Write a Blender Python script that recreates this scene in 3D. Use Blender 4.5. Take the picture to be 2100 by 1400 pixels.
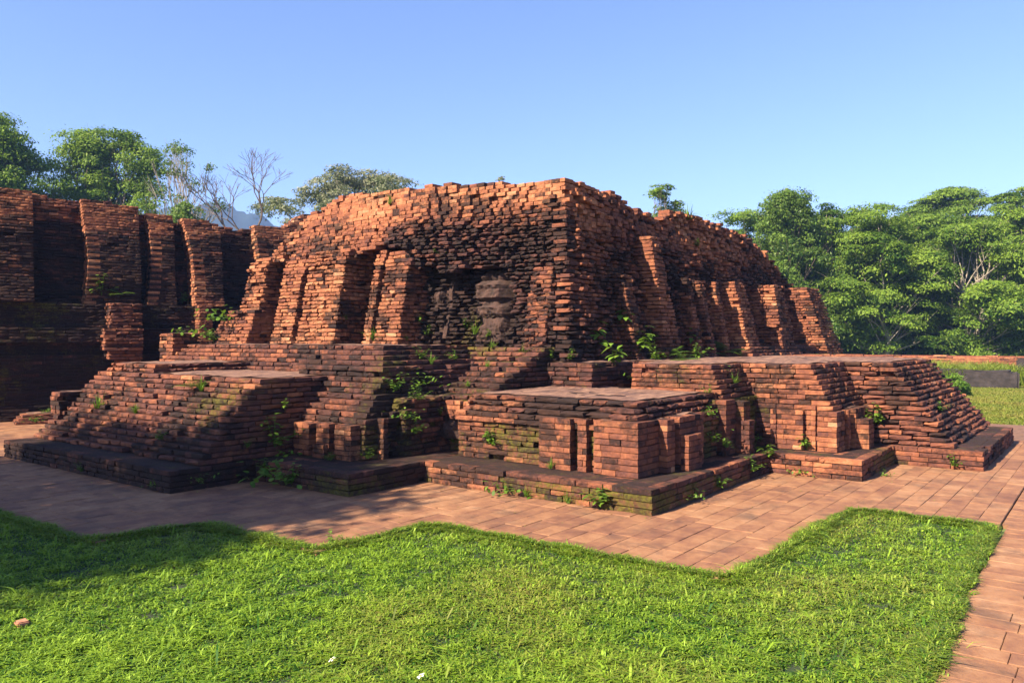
import bpy, bmesh, math, random
import numpy as np
from mathutils import Vector, noise
from mathutils.bvhtree import BVHTree
for o in list(bpy.data.objects): bpy.data.objects.remove(o)
S = bpy.context.scene
C = S.collection
R = math.radians
random.seed(7); RNG = np.random.default_rng(7)
# ---------------------------------------------------------------- camera, world, sun, exposure
HEAD = R(37.64); EYE = 1.7; F = 1608.0
cam = bpy.data.objects.new('camera', bpy.data.cameras.new('camera')); C.objects.link(cam); S.camera = cam
cam.location = (0, 0, EYE); cam.rotation_euler = (R(90), 0, HEAD - R(90))
cam.data.lens = 36 * F / 2100; cam.data.sensor_width = 36; cam.data.clip_end = 9000; cam.data.clip_start = .05
SUN_EL, SUN_OFF = R(38), R(13)
W = bpy.data.worlds.new('World'); S.world = W; W.use_nodes = True
nt = W.node_tree; bg = nt.nodes['Background']
sky = nt.nodes.new('ShaderNodeTexSky'); sky.sky_type = 'NISHITA'; sky.sun_disc = False
sky.sun_elevation = SUN_EL; sky.sun_rotation = -(R(90) - SUN_OFF); sky.air_density = 1.0; sky.dust_density = .6; sky.ozone_density = 1.6
hs = nt.nodes.new('ShaderNodeMix'); hs.data_type = 'RGBA'; hs.blend_type = 'MULTIPLY'; hs.inputs[0].default_value = 1
nt.links.new(sky.outputs[0], hs.inputs[6]); hs.inputs[7].default_value = (.845, .875, 1.09, 1); nt.links.new(hs.outputs[2], bg.inputs[0]); bg.inputs[1].default_value = .064
sun = bpy.data.objects.new('sun', bpy.data.lights.new('sun', 'SUN')); C.objects.link(sun)
sun.data.energy = 5.0; sun.data.angle = R(.5); sun.data.color = (1, .83, .62)
sd = Vector((math.cos(SUN_EL) * math.cos(SUN_OFF), -math.cos(SUN_EL) * math.sin(SUN_OFF), -math.sin(SUN_EL)))
sun.rotation_euler = sd.to_track_quat('-Z', 'Y').to_euler(); sun.location = (-20, 10, 30)
S.view_settings.view_transform = 'Standard'; S.view_settings.look = 'None'; S.view_settings.exposure = 1.88; S.view_settings.gamma = 1
S.render.engine = 'CYCLES'; S.cycles.max_bounces = 6; S.cycles.transparent_max_bounces = 8; S.cycles.volume_bounces = 0
CA, SA = math.cos(HEAD), math.sin(HEAD)
def ground_at(px, py, h=0.0):
    D = F * (EYE - h) / (py - 700); r = (px - 1050) / F * D
    return (D * CA + r * SA, D * SA - r * CA)
def far_at(px, D):
    r = (px - 1050) / F * D
    return (D * CA + r * SA, D * SA - r * CA)
# ---------------------------------------------------------------- materials
def node(nt, t, **kw):
    n = nt.nodes.new(t)
    for k, v in kw.items(): setattr(n, k, v)
    return n
def newmat(name):
    m = bpy.data.materials.new(name); m.use_nodes = True
    nt = m.node_tree; b = nt.nodes['Principled BSDF']
    return m, nt, b
def noise_node(nt, scale, detail=4, rough=.6, coord=None, dist=0):
    n = node(nt, 'ShaderNodeTexNoise'); n.inputs['Scale'].default_value = scale
    n.inputs['Detail'].default_value = detail; n.inputs['Roughness'].default_value = rough
    n.inputs['Distortion'].default_value = dist
    if coord: nt.links.new(coord, n.inputs['Vector'])
    return n
ALB = .77
def sc3(c): return c if len(set(c[:3])) == 1 else tuple(x * ALB for x in c[:3])
def ramp(nt, src, stops):
    r = node(nt, 'ShaderNodeValToRGB'); e = r.color_ramp.elements
    while len(e) < len(stops): e.new(.5)
    for i, (p, c) in enumerate(stops):
        e[i].position = p; e[i].color = (*sc3(c), 1)
    nt.links.new(src, r.inputs[0]); return r
def mix(nt, fac, a, b, mode='MIX'):
    m = node(nt, 'ShaderNodeMix', data_type='RGBA', blend_type=mode)
    for s, v in ((0, fac), (6, a), (7, b)):
        if hasattr(v, 'links') or isinstance(v, bpy.types.NodeSocket): nt.links.new(v, m.inputs[s])
        else: m.inputs[s].default_value = v if s == 0 else (*sc3(v), 1)
    return m.outputs[2]
def mth(nt, op, a, b=0.0, c=None):
    m = node(nt, 'ShaderNodeMath', operation=op)
    for i, v in enumerate((a, b, c)):
        if v is None: continue
        if isinstance(v, bpy.types.NodeSocket): nt.links.new(v, m.inputs[i])
        else: m.inputs[i].default_value = v
    return m.outputs[0]
def g3(v): return (v, v, v)
def brick_material(name, top=False):
    m, nt, b = newmat(name)
    co = node(nt, 'ShaderNodeTexCoord').outputs['Object']
    at = node(nt, 'ShaderNodeAttribute', attribute_name='tint')
    sp = node(nt, 'ShaderNodeSeparateColor'); nt.links.new(at.outputs['Color'], sp.inputs[0])
    tone, dirt, moss = sp.outputs
    n1 = noise_node(nt, 9, 6, .7, co)
    t = mth(nt, 'ADD', tone, mth(nt, 'MULTIPLY', mth(nt, 'SUBTRACT', n1.outputs[0], .5), .95))
    col = ramp(nt, t, [(0, (.045, .022, .022)), (.28, (.115, .046, .036)), (.55, (.235, .084, .046)), (.8, (.39, .155, .075)), (1, (.44, .22, .12))]).outputs[0]
    # black lichen staining with shapes of its own, thickened where shade is painted in
    n2 = noise_node(nt, 1.7, 7, .68, co, .4); n3 = noise_node(nt, 14, 5, .7, co)
    s = mth(nt, 'ADD', mth(nt, 'MULTIPLY', n2.outputs[0], .75), mth(nt, 'MULTIPLY', n3.outputs[0], .45))
    s = mth(nt, 'ADD', s, mth(nt, 'MULTIPLY', mth(nt, 'SUBTRACT', dirt, .5), .55))
    sm = ramp(nt, s, [(.53, g3(0)), (.69, g3(1))]).outputs[0]
    col = mix(nt, mth(nt, 'MULTIPLY', sm, .9), col, (.021, .014, .013))
    # pale salts
    n4 = noise_node(nt, 23, 3, .6, co); pm = ramp(nt, n4.outputs[0], [(.66, g3(0)), (.78, g3(1))]).outputs[0]
    col = mix(nt, mth(nt, 'MULTIPLY', pm, .28), col, (.33, .22, .17))
    n5 = noise_node(nt, 3.1, 6, .75, co); n6 = noise_node(nt, 26, 3, .6, co)
    ms = mth(nt, 'ADD', mth(nt, 'MULTIPLY', n5.outputs[0], .7), mth(nt, 'MULTIPLY', n6.outputs[0], .3))
    ms = mth(nt, 'ADD', ms, mth(nt, 'MULTIPLY', mth(nt, 'SUBTRACT', moss, .5), .6))
    mm = ramp(nt, ms, [(.475, g3(0)), (.63, g3(1))]).outputs[0]
    mcol = ramp(nt, n6.outputs[0], [(.3, (.04, .037, .008)), (.6, (.11, .1, .014))]).outputs[0]
    col = mix(nt, mth(nt, 'MULTIPLY', mm, .85), col, mcol)
    nt.links.new(col, b.inputs['Base Color']); b.inputs['Roughness'].default_value = .92
    b.inputs['Specular IOR Level'].default_value = .2
    nb = noise_node(nt, 45, 6, .75, co); nb2 = noise_node(nt, 13, 4, .6, co)
    bh = mth(nt, 'ADD', nb.outputs[0], mth(nt, 'MULTIPLY', nb2.outputs[0], 1.5))
    bu = node(nt, 'ShaderNodeBump'); bu.inputs['Strength'].default_value = .75; bu.inputs['Distance'].default_value = .02
    nt.links.new(bh, bu.inputs['Height']); nt.links.new(bu.outputs[0], b.inputs['Normal'])
    return m
M_BRICK = brick_material('old_brick')
def flat_top_material():
    m, nt, b = newmat('worn_brick_top')
    co = node(nt, 'ShaderNodeTexCoord').outputs['Object']
    mp = node(nt, 'ShaderNodeMapping'); mp.inputs['Scale'].default_value = (1.2, 5, 1); mp.inputs['Rotation'].default_value = (0, 0, .5)
    nt.links.new(co, mp.inputs[0])
    n = noise_node(nt, 1.6, 8, .65, mp.outputs[0], .6)
    n2 = noise_node(nt, 12, 5, .6, co)
    t = mth(nt, 'ADD', mth(nt, 'MULTIPLY', n.outputs[0], .7), mth(nt, 'MULTIPLY', n2.outputs[0], .3))
    col = ramp(nt, t, [(.34, (.03, .018, .016)), (.45, (.12, .058, .043)), (.54, (.23, .12, .075)), (.66, (.35, .21, .14))]).outputs[0]
    nt.links.new(col, b.inputs['Base Color']); b.inputs['Roughness'].default_value = .9
    bu = node(nt, 'ShaderNodeBump'); bu.inputs['Strength'].default_value = .9; bu.inputs['Distance'].default_value = .03
    nt.links.new(n2.outputs[0], bu.inputs['Height']); nt.links.new(bu.outputs[0], b.inputs['Normal'])
    return m
M_TOP = flat_top_material()
def paver_material():
    m, nt, b = newmat('paving_brick')
    co = node(nt, 'ShaderNodeTexCoord').outputs['Object']
    at = node(nt, 'ShaderNodeAttribute', attribute_name='tint')
    sp = node(nt, 'ShaderNodeSeparateColor'); nt.links.new(at.outputs['Color'], sp.inputs[0])
    n1 = noise_node(nt, 5, 7, .7, co); n2 = noise_node(nt, .9, 5, .6, co)
    t = mth(nt, 'ADD', mth(nt, 'MULTIPLY', sp.outputs[0], .2), mth(nt, 'MULTIPLY', n1.outputs[0], .9))
    t = mth(nt, 'ADD', t, mth(nt, 'MULTIPLY', mth(nt, 'SUBTRACT', n2.outputs[0], .5), .5))
    col = ramp(nt, t, [(.2, (.085, .04, .028)), (.42, (.2, .09, .052)), (.6, (.295, .145, .072)), (.85, (.39, .22, .12))]).outputs[0]
    n3 = noise_node(nt, 2.2, 8, .7, co, .5)
    s = ramp(nt, mth(nt, 'ADD', n3.outputs[0], mth(nt, 'MULTIPLY', sp.outputs[1], .07)), [(.54, g3(0)), (.72, g3(1))]).outputs[0]
    col = mix(nt, mth(nt, 'MULTIPLY', s, .62), col, (.06, .04, .035))
    nt.links.new(col, b.inputs['Base Color']); b.inputs['Roughness'].default_value = .82; b.inputs['Specular IOR Level'].default_value = .3
    bu = node(nt, 'ShaderNodeBump'); bu.inputs['Strength'].default_value = .5; bu.inputs['Distance'].default_value = .012
    nb = noise_node(nt, 40, 5, .7, co); nt.links.new(nb.outputs[0], bu.inputs['Height']); nt.links.new(bu.outputs[0], b.inputs['Normal'])
    return m
M_PAVE = paver_material()
def leafmat(name, lo, hi, trans=.35, rough=.55):
    m, nt, b = newmat(name)
    at = node(nt, 'ShaderNodeAttribute', attribute_name='tint')
    sp = node(nt, 'ShaderNodeSeparateColor'); nt.links.new(at.outputs['Color'], sp.inputs[0])
    col = mix(nt, sp.outputs[0], lo, hi)
    col = mix(nt, sp.outputs[1], col, (.30, .23, .07))      # dry, straw coloured share
    nt.links.new(col, b.inputs['Base Color']); b.inputs['Roughness'].default_value = rough; b.inputs['Specular IOR Level'].default_value = .2
    tr = node(nt, 'ShaderNodeBsdfTranslucent'); nt.links.new(mix(nt, .5, col, (.2, .32, .02)), tr.inputs[0])
    ms = node(nt, 'ShaderNodeMixShader'); ms.inputs[0].default_value = trans
    nt.links.new(b.outputs[0], ms.inputs[1]); nt.links.new(tr.outputs[0], ms.inputs[2])
    nt.links.new(ms.outputs[0], nt.nodes['Material Output'].inputs[0])
    return m
M_GRASS = leafmat('grass_blades', (.03, .12, .008), (.33, .52, .04), .4)
M_LEAF = leafmat('tree_leaves', (.045, .125, .012), (.27, .42, .045), .45)
M_LEAFD = leafmat('dark_tree_leaves', (.035, .09, .014), (.17, .29, .04), .35, .45)
M_LEAFP = leafmat('pale_tree_leaves', (.10, .14, .06), (.36, .36, .24), .3)
M_WEED = leafmat('weed_leaves', (.05, .14, .015), (.2, .34, .04), .35)
def simple(name, c, rough=.8, nscale=6, amt=.4, bump=.4):
    m, nt, b = newmat(name); co = node(nt, 'ShaderNodeTexCoord').outputs['Object']
    n = noise_node(nt, nscale, 6, .65, co)
    d = tuple(x * (1 - amt) for x in c); l = tuple(min(1, x * (1 + amt)) for x in c)
    nt.links.new(ramp(nt, n.outputs[0], [(.3, d), (.7, l)]).outputs[0], b.inputs['Base Color']); b.inputs['Roughness'].default_value = rough
    bu = node(nt, 'ShaderNodeBump'); bu.inputs['Strength'].default_value = bump; bu.inputs['Distance'].default_value = .03
    nt.links.new(n.outputs[0], bu.inputs['Height']); nt.links.new(bu.outputs[0], b.inputs['Normal'])
    return m
M_BARK = simple('bark', (.17, .13, .10), .9, 8)
M_BARKP = simple('pale_bark', (.30, .26, .21), .9, 8)
M_STONE = simple('dark_weathered_stone', (.028, .022, .022), .97, 5, .6, .9)
M_CARVE = simple('purple_brown_sandstone', (.05, .024, .018), .97, 7, .7, 1.0)
M_SOIL = simple('soil', (.07, .045, .03), .95, 5)
def ground_material():
    m, nt, b = newmat('meadow_ground'); co = node(nt, 'ShaderNodeTexCoord').outputs['Object']
    n = noise_node(nt, 1.2, 8, .7, co); n2 = noise_node(nt, 20, 5, .7, co)
    t = mth(nt, 'ADD', mth(nt, 'MULTIPLY', n.outputs[0], .6), mth(nt, 'MULTIPLY', n2.outputs[0], .4))
    nt.links.new(ramp(nt, t, [(.35, (.03, .055, .012)), (.5, (.09, .14, .03)), (.65, (.2, .2, .08))]).outputs[0], b.inputs['Base Color'])
    b.inputs['Roughness'].default_value = .95
    return m
M_GROUND = ground_material()
M_HILL = simple('wooded_hill', (.012, .03, .024), .95, .02, .5, 0)
M_WHITE = simple('white_petal', (.8, .8, .78), .6, 5, .05, 0)
M_YEL = simple('yellow_floret', (.75, .42, .03), .6, 5, .1, 0)
# ---------------------------------------------------------------- object helpers
def tag(o, label=None, cat=None, group=None, kind=None):
    if label: o['label'] = label
    if cat: o['category'] = cat
    if group: o['group'] = group
    if kind: o['kind'] = kind
    return o
def empty(name, loc, **kw):
    o = bpy.data.objects.new(name, None); C.objects.link(o); o.location = loc; o.empty_display_size = .2
    return tag(o, **kw)
def mesh_np(name, V, loops, starts, totals, mat, parent=None, tint=None, mats=None, midx=None, smooth=False):
    me = bpy.data.meshes.new(name)
    me.vertices.add(len(V)); me.vertices.foreach_set('co', np.asarray(V, np.float32).ravel())
    me.loops.add(len(loops)); me.loops.foreach_set('vertex_index', np.asarray(loops, np.int32))
    me.polygons.add(len(starts)); me.polygons.foreach_set('loop_start', np.asarray(starts, np.int32))
    me.polygons.foreach_set('loop_total', np.asarray(totals, np.int32))
    for m in (mats or [mat]): me.materials.append(m)
    if midx is not None: me.polygons.foreach_set('material_index', np.asarray(midx, np.int32))
    me.update(calc_edges=True)
    me.polygons.foreach_set('use_smooth', [smooth] * len(starts))
    if tint is not None:
        a = me.attributes.new('tint', 'FLOAT_COLOR', 'POINT'); a.data.foreach_set('color', np.asarray(tint, np.float32).ravel())
    me.validate(); 
    o = bpy.data.objects.new(name, me); C.objects.link(o)
    if parent:
        o.parent = parent; o.location = -Vector(parent_world(parent))
    return o
def parent_world(p):
    v = Vector(p.location)
    while p.parent: p = p.parent; v += Vector(p.location)
    return v
def mesh_py(name, verts, faces, mat, parent=None, tint=None, mats=None, midx=None, smooth=False):
    L = [i for f in faces for i in f]; T = [len(f) for f in faces]; St = np.concatenate([[0], np.cumsum(T)[:-1]])
    return mesh_np(name, verts, L, St, T, mat, parent, tint, mats, midx, smooth)
# brick template: front grid 4 x 3 plus 4 back vertices; (a along, d depth, h height)
TA = []
for j in range(3):
    for i in range(4): TA.append((i / 3, 0, j / 2))
TA += [(0, 1, 0), (1, 1, 0), (1, 1, 1), (0, 1, 1)]
TA = np.array(TA, np.float32)
TF = []
for j in range(2):
    for i in range(3): a = j * 4 + i; TF.append((a, a + 1, a + 5, a + 4))
TF += [(8, 9, 10, 11, 14, 15), (3, 2, 1, 0, 12, 13), (0, 4, 8, 15, 12), (11, 7, 3, 13, 14), (13, 12, 15, 14)]
CORN = np.array([[1, .45, .45, 1], [.6, 0, 0, .6], [1, .5, .5, 1]], np.float32).ravel()
TL = np.array([i for f in TF for i in f]); TT = np.array([len(f) for f in TF]); TS = np.concatenate([[0], np.cumsum(TT)[:-1]])
ALLBVH = []      # (verts, polys) of everything the plants may stand on
class Bricks:
    def __init__(s): s.b = []; s.box = []; s.tops = []
    def add(s, side, a0, a1, p, d, z0, z1, ero, tint): s.b.append((side, a0, a1, p, d, z0, z1, ero, *tint))
    def build(s, name, parent, label=None):
        B = np.array(s.b, np.float64).reshape(-1, 11); n = len(B)
        V = np.zeros((n, 16, 3)); T = np.repeat(TA[None], n, 0).astype(np.float64)
        e = B[:, 7][:, None]
        rnd = RNG.random((n, 16))
        inward = np.zeros((n, 16)); inward[:, :12] = e * (CORN[None] * .022 * (.3 + rnd[:, :12]) + .018 * (rnd[:, :12] - .3) * (rnd[:, :12] > .3)) 
        L = (B[:, 2] - B[:, 1])[:, None]; Dp = B[:, 4][:, None]; Hh = (B[:, 6] - B[:, 5])[:, None]
        aa = T[:, :, 0] * L; 
        ends = np.zeros((n, 16)); ends[:, [0, 4, 8]] = 1; ends[:, [3, 7, 11]] = -1
        aa += ends * e * .012 * RNG.random((n, 16))
        hh = T[:, :, 2] * Hh; top = np.zeros((n, 16)); top[:, 8:12] = -1; top[:, 0:4] = .6
        hh += top * e * .013 * RNG.random((n, 16)) * (1 + CORN.tolist()[0] * 0)
        dd = T[:, :, 1] * Dp + inward
        A = B[:, 1][:, None] + aa; Z = B[:, 5][:, None] + hh; P0 = B[:, 3][:, None]; sd_ = B[:, 0].astype(int)[:, None]
        X = np.select([sd_ == 0, sd_ == 1, sd_ == 2, sd_ == 3], [P0 + dd, A, A, P0 - dd])
        Y = np.select([sd_ == 0, sd_ == 1, sd_ == 2, sd_ == 3], [A, P0 + dd, P0 - dd, A])
        V = np.stack([X, Y, Z], 2).reshape(-1, 3)
        base = (np.arange(n) * 16)[:, None]
        flip = (B[:, 0].astype(int) == 0) | (B[:, 0].astype(int) == 2)
        loops = base + TL[None]
        # winding: reverse every polygon of mirrored sides
        rev = np.concatenate([np.arange(st, st + t)[::-1] for st, t in zip(TS, TT)])
        loops = np.where(flip[:, None], base + TL[rev][None], loops).ravel()
        starts = ((np.arange(n) * len(TL))[:, None] + TS[None]).ravel(); tot = np.tile(TT, n)
        tint = np.repeat(np.concatenate([B[:, 8:11], np.ones((n, 1))], 1)[:, None], 16, 1).reshape(-1, 4)
        midx = np.zeros(len(tot), int)
        V = list(V); loops = list(loops); starts = list(starts); tot = list(tot); tint = list(tint); midx = list(midx)
        for (poly, z0, z1, tt, mi) in s.box:
            o = len(V); k = len(poly)
            V += [(x, y, z0) for x, y in poly] + [(x, y, z1) for x, y in poly]; tint += [(*tt, 1)] * (2 * k)
            fs = [tuple(range(k - 1, -1, -1)), tuple(range(k, 2 * k))] + [(i, (i + 1) % k, k + (i + 1) % k, k + i) for i in range(k)]
            for q, f in enumerate(fs):
                starts.append(len(loops)); tot.append(len(f)); loops += [o + i for i in f]; midx.append(mi if q == 1 else 0)
        for (poly, z, cells) in s.tops:       # gently uneven flat top
            (x0, y0), (x1, y1) = poly; nx = max(2, int((x1 - x0) / .12)); ny = max(2, int((y1 - y0) / .12)); o = len(V)
            for i in range(nx + 1):
                for j in range(ny + 1):
                    x = x0 + (x1 - x0) * i / nx; y = y0 + (y1 - y0) * j / ny
                    V.append((x, y, z + .016 * noise.noise((x * 2.1, y * 2.1, z)) + .012 * noise.noise((x * 9, y * 9, z)))); tint.append((.5, .3, 0, 1))
            for i in range(nx):
                for j in range(ny):
                    q = o + i * (ny + 1) + j; starts.append(len(loops)); tot.append(4); loops += [q, q + ny + 1, q + ny + 2, q + 1]; midx.append(1)
        ob = mesh_np(name, np.array(V), loops, starts, tot, None, parent, tint, [M_BRICK, M_TOP], midx)
        if label: ob['label'] = label
        Vn = np.array(V); polys = []
        if parent.name != 'temple_ruin' and parent.name.startswith('temple_ruin') or (parent.parent and parent.parent.name == 'temple_ruin.001'):
            c_, s_ = math.cos(TURN), math.sin(TURN); dx, dy = Vn[:, 0] - 6.5, Vn[:, 1] - 18.6
            Vn = np.stack([6.5 + dx * c_ - dy * s_, 18.6 + dx * s_ + dy * c_, Vn[:, 2]], 1)
        for st, t in zip(starts, tot): polys.append(loops[st:st + t])
        ALLBVH.append((Vn, polys))
        return ob
SIDE = {'L': 0, 'R': 1, 'B': 2, 'E': 3}
def nz(x, y, z, s=1.0, o=0): return noise.noise((x * s + o, y * s - o, z * s + 3.3))
def course_tint(x, y, z, tone, dirt, moss):
    t = tone - (.07 if z < 1.6 else 0) + random.gauss(0, .105) + .26 * nz(x, y, z, .7, 11)
    if random.random() < .05: t += random.choice((-.3, .25))
    d = dirt + .3 * nz(x, y, z, .9, 4) + random.gauss(0, .09)
    if random.random() < .06: d += .35
    m = moss + .5 * nz(x, y, z, .8, 21)
    c = lambda q: max(0, min(1, q))
    return (c(t), c(d), c(m))
def ev(f, *a): return f(*a) if callable(f) else f
def wall(mb, side, P, a0, a1, z0, n, ch, jit=.008, ero=.5, miss=.02, bl=(.17, .33), tone=.55, dirt=.4, moss=.1, depth=.25, alt=0, top=None, wavy=0.0, ends=0.0):
    """courses of single bricks on one face; P(a, z) is the face, a0(z)..a1(z) its run"""
    for k in range(n):
        z = z0 + k * ch; s = ev(a0, z); e = ev(a1, z)
        if (k + alt) % 2: s += depth * .98
        a = s + random.uniform(-.0, .004); first = True
        while a < e - .04:
            L = random.uniform(*bl)
            if first: L *= random.uniform(.5, 1.1); first = False
            if a + L > e - .07: L = e - a
            mid = a + L / 2
            if top and z + ch > top(mid) + random.uniform(-.02, .02): a += L; continue
            j = ev(jit, mid, z); p = ev(P, mid, z) + random.gauss(0, j)
            er = ev(ero, mid, z) if callable(ero) else ero
            if wavy: p += wavy * nz(mid, z * 3, 0, 1.3)
            if random.random() < miss: p += random.uniform(.03, .1)
            tn, di, mo = (ev(q, mid, z) for q in (tone, dirt, moss))
            x, y = (p, mid) if side in 'LE' else (mid, p)
            g = random.uniform(.0006, .002)
            zz = random.uniform(-.0015, .0015)
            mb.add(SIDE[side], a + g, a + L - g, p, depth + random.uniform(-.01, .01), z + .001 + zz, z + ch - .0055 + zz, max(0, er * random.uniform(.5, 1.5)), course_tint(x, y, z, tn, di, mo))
            a += L
def stack(mb, u0, v0, u1, v1, z0, z1, n, su=0.0, sv=0.0, faces='LR', top=True, **kw):
    """a block of courses with a near corner at u0, v0 stepping back su, sv per course"""
    ch = (z1 - z0) / n; d = kw.get('depth', min(.25, (u1 - u0) * .45, (v1 - v0) * .45)); kw['depth'] = d
    sb = kw.pop('sb', 0.0); se = kw.pop('se', 0.0)
    k = lambda z: round((z - z0) / ch)
    U0 = lambda z: u0 + su * k(z); V0 = lambda z: v0 + sv * k(z); V1 = lambda z: v1 - sb * k(z); U1 = lambda z: u1 - se * k(z)
    if 'L' in faces: wall(mb, 'L', lambda a, z: U0(z), V0, V1, z0, n, ch, alt=0, **kw)
    if 'R' in faces: wall(mb, 'R', lambda a, z: V0(z), U0, U1, z0, n, ch, alt=1, **kw)
    if 'B' in faces: wall(mb, 'B', lambda a, z: V1(z), lambda z: U0(z) + d, U1, z0, n, ch, alt=0, **kw)
    if 'E' in faces: wall(mb, 'E', lambda a, z: U1(z), lambda z: V0(z) + d, V1, z0, n, ch, alt=0, **kw)
    i = min(.13, d * .7); tn, di, mo = (q if not callable(q) else .4 for q in (kw.get('tone', .5), kw.get('dirt', .4), kw.get('moss', .1)))
    for q in range(n):
        z = z0 + q * ch
        a, b, c, e = U0(z) + i, V0(z) + i, U1(z) - (i if 'E' in faces else .004), V1(z) - (i if 'B' in faces else .004)
        if c > a and e > b:
            mb.box.append((((a, b), (c, b), (c, e), (a, e)), z + .0007 * (q % 2), z + ch - .005, (.3, .7, mo), 0))
    if top:
        z = z0 + (n - 1) * ch
        a, b, c, e = U0(z) + .03, V0(z) + .03, U1(z) - .02, V1(z) - .02
        if c > a + .05 and e > b + .05: mb.tops.append((((a + .09, b + .09), (c, e)), z1 + .002, 0))
PH = .26      # plinth height
TURN = R(-17)  # the second ruin is turned a little towards the sun
# ================================================================ the near ruin
ruin = empty('temple_ruin', (11, 8, 0), label='large sunlit ruined brick temple base with stepped terraces, buttresses and a broad battered mound', cat='ruin')
# plinth: zigzag kerb
mb = Bricks()
PL = [(4.58, 8.35, 9, 13.0, .35), (5.68, 6.63, 9, 8.38, .35), (6.87, 3.58, 10.5, 6.66, .45), (10.1, 2.44, 12.4, 3.6, .55), (11.86, 1.37, 15.6, 2.46, .5)]
for i, (u0, v0, u1, v1, tn) in enumerate(PL):
    ms = [.1, .35, .62, .55, .3][i]
    stack(mb, u0, v0, u1, v1, 0, PH, 4, top=False, depth=.44, faces='LRB' if i == 0 else ('LRE' if i == 4 else 'LR'), jit=.005, ero=.4, bl=(.14, .3), tone=lambda a, z, tn=tn: tn + .03, dirt=[.72, .6, .5, .5, .5][i], moss=lambda a, z, ms=ms: ms * (1 if z < .17 else .55), miss=.01)
mb.build('plinth', ruin)
RS = dict(ero=.65, jit=.007, bl=(.15, .34))
def part(name, *args, label=None, parent=None, **kw):
    m = Bricks()
    if isinstance(args[0], (list, tuple)):
        for a in args[0]: k2 = dict(kw); k2.update(a[8] if len(a) > 8 else {}); stack(m, *a[:8], **k2) if False else stack(m, *a[0], **k2)
    else: stack(m, *args, **kw)
    return m.build(name, parent or ruin, label)
# P1: the long flight of worn steps on the left
m = Bricks()
stack(m, 4.95, 8.40, 8.6, 12.92, PH, 1.235, 15, .064, .008, faces='LRB', sb=.006, ero=.7, jit=.008, miss=.06, bl=(.16, .34), tone=.44, dirt=.42, moss=.25, wavy=.012)
stack(m, 5.95, 11.3, 8.6, 12.75, 1.235, 1.365, 2, .07, .07, faces='LRB', sb=.01, ero=1.1, tone=.5, dirt=.4, moss=.05)
stack(m, 5.22, 12.7, 5.8, 13.0, .6, .93, 5, 0, 0, faces='LRB', ero=.4, tone=.55, dirt=.35, moss=.05)
flight = m.build('stepped_terrace', ruin, 'long flight of dark worn brick steps')
# P2
m = Bricks()
stack(m, 6.42, 7.2, 8.9, 8.6, PH, .69, 7, 0, 0, ero=.7, tone=.42, dirt=.55, moss=.35, faces='LR', top=False)
stack(m, 6.42, 7.2, 8.9, 9.2, .69, 1.31, 9, .07, .03, tone=.4, dirt=.55, moss=.28, miss=.05, **RS)
stack(m, 6.72, 7.14, 8.9, 7.6, .69, .885, 3, .12, .02, tone=.42, dirt=.5, moss=.2, **RS)
stack(m, 6.95, 7.05, 8.6, 7.3, PH, .98, 11, .0, .0, tone=.4, dirt=.6, moss=.5, ero=.7)
t2 = m.build('stepped_terrace', ruin)
for (a, b, c, d, z1_) in ((6.27, 7.28, 6.55, 7.585, .69), (6.29, 7.71, 6.55, 7.97, .685), (6.22, 7.73, 6.3, 7.95, .43), (6.27, 8.08, 6.55, 8.385, .67), (6.63, 7.1, 6.72, 7.3, .76)):
    m = Bricks(); stack(m, a, b, c, d, PH, z1_, max(3, round((z1_ - PH) / .065)), faces='LRB', jit=.003, ero=.3, tone=.6, dirt=.42, moss=.05, bl=(.16, .3), miss=0); m.build('pilaster', t2)
# S3: the front platform
m = Bricks()
stack(m, 7.43, 4.0, 9.9, 6.6, PH, .72, 7, 0, 0, ero=.6, jit=.006, tone=.42, dirt=.45, moss=.62, top=False)
stack(m, 7.38, 3.99, 9.9, 6.6, .72, .85, 2, 0, 0, ero=.6, jit=.006, tone=.5, dirt=.45, moss=.25, top=False)
stack(m, 7.42, 4.04, 9.9, 6.5, .85, 1.045, 3, .07, .035, tone=.42, dirt=.5, moss=.15, ero=1.3, jit=.012, bl=(.16, .34))
t3 = m.build('front_platform', ruin)
PK = dict(faces='LRB', jit=.003, ero=.22, tone=.62, dirt=.42, moss=.03, bl=(.14, .3), miss=0)
for (a, b, c, d, z1_) in ((7.31, 3.97, 7.79, 4.52, .85), (7.33, 4.62, 7.5, 4.74, .845), (7.31, 4.82, 7.5, 5.25, .84)):
    m = Bricks(); stack(m, a, b, c, d, PH, z1_, 9, **PK); m.build('pilaster', t3)
for (a, b, c, d, z1_) in ((7.79, 3.87, 7.98, 4.1, .85), (8.05, 3.85, 8.7, 4.1, .86), (8.09, 3.76, 8.45, 3.9, .66)):
    m = Bricks(); stack(m, a, b, c, d, PH, z1_, round((z1_ - PH) / .065), **dict(PK, faces='LR')); m.build('pilaster', t3)
# FL: block left of the front platform with the worn scroll carving, and the steps above it
m = Bricks()
stack(m, 7.78, 6.63, 9.6, 7.3, PH, .93, 10, 0, 0, tone=.42, dirt=.45, moss=.75, ero=.7)
stack(m, 7.82, 6.5, 10.2, 8.3, .93, 1.62, 10, .17, .012, tone=.42, dirt=.5, moss=.5, ero=.8, jit=.012, bl=(.15, .34), miss=.05)
t4 = m.build('stepped_terrace', ruin)
m = Bricks(); stack(m, 7.67, 6.61, 7.95, 6.72, .42, .93, 8, **dict(PK, moss=.3)); m.build('pilaster', t4)
m = Bricks(); stack(m, 7.7, 6.80, 7.95, 7.2, .68, .93, 4, **dict(PK, moss=.3)); m.build('pilaster', t4)
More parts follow.
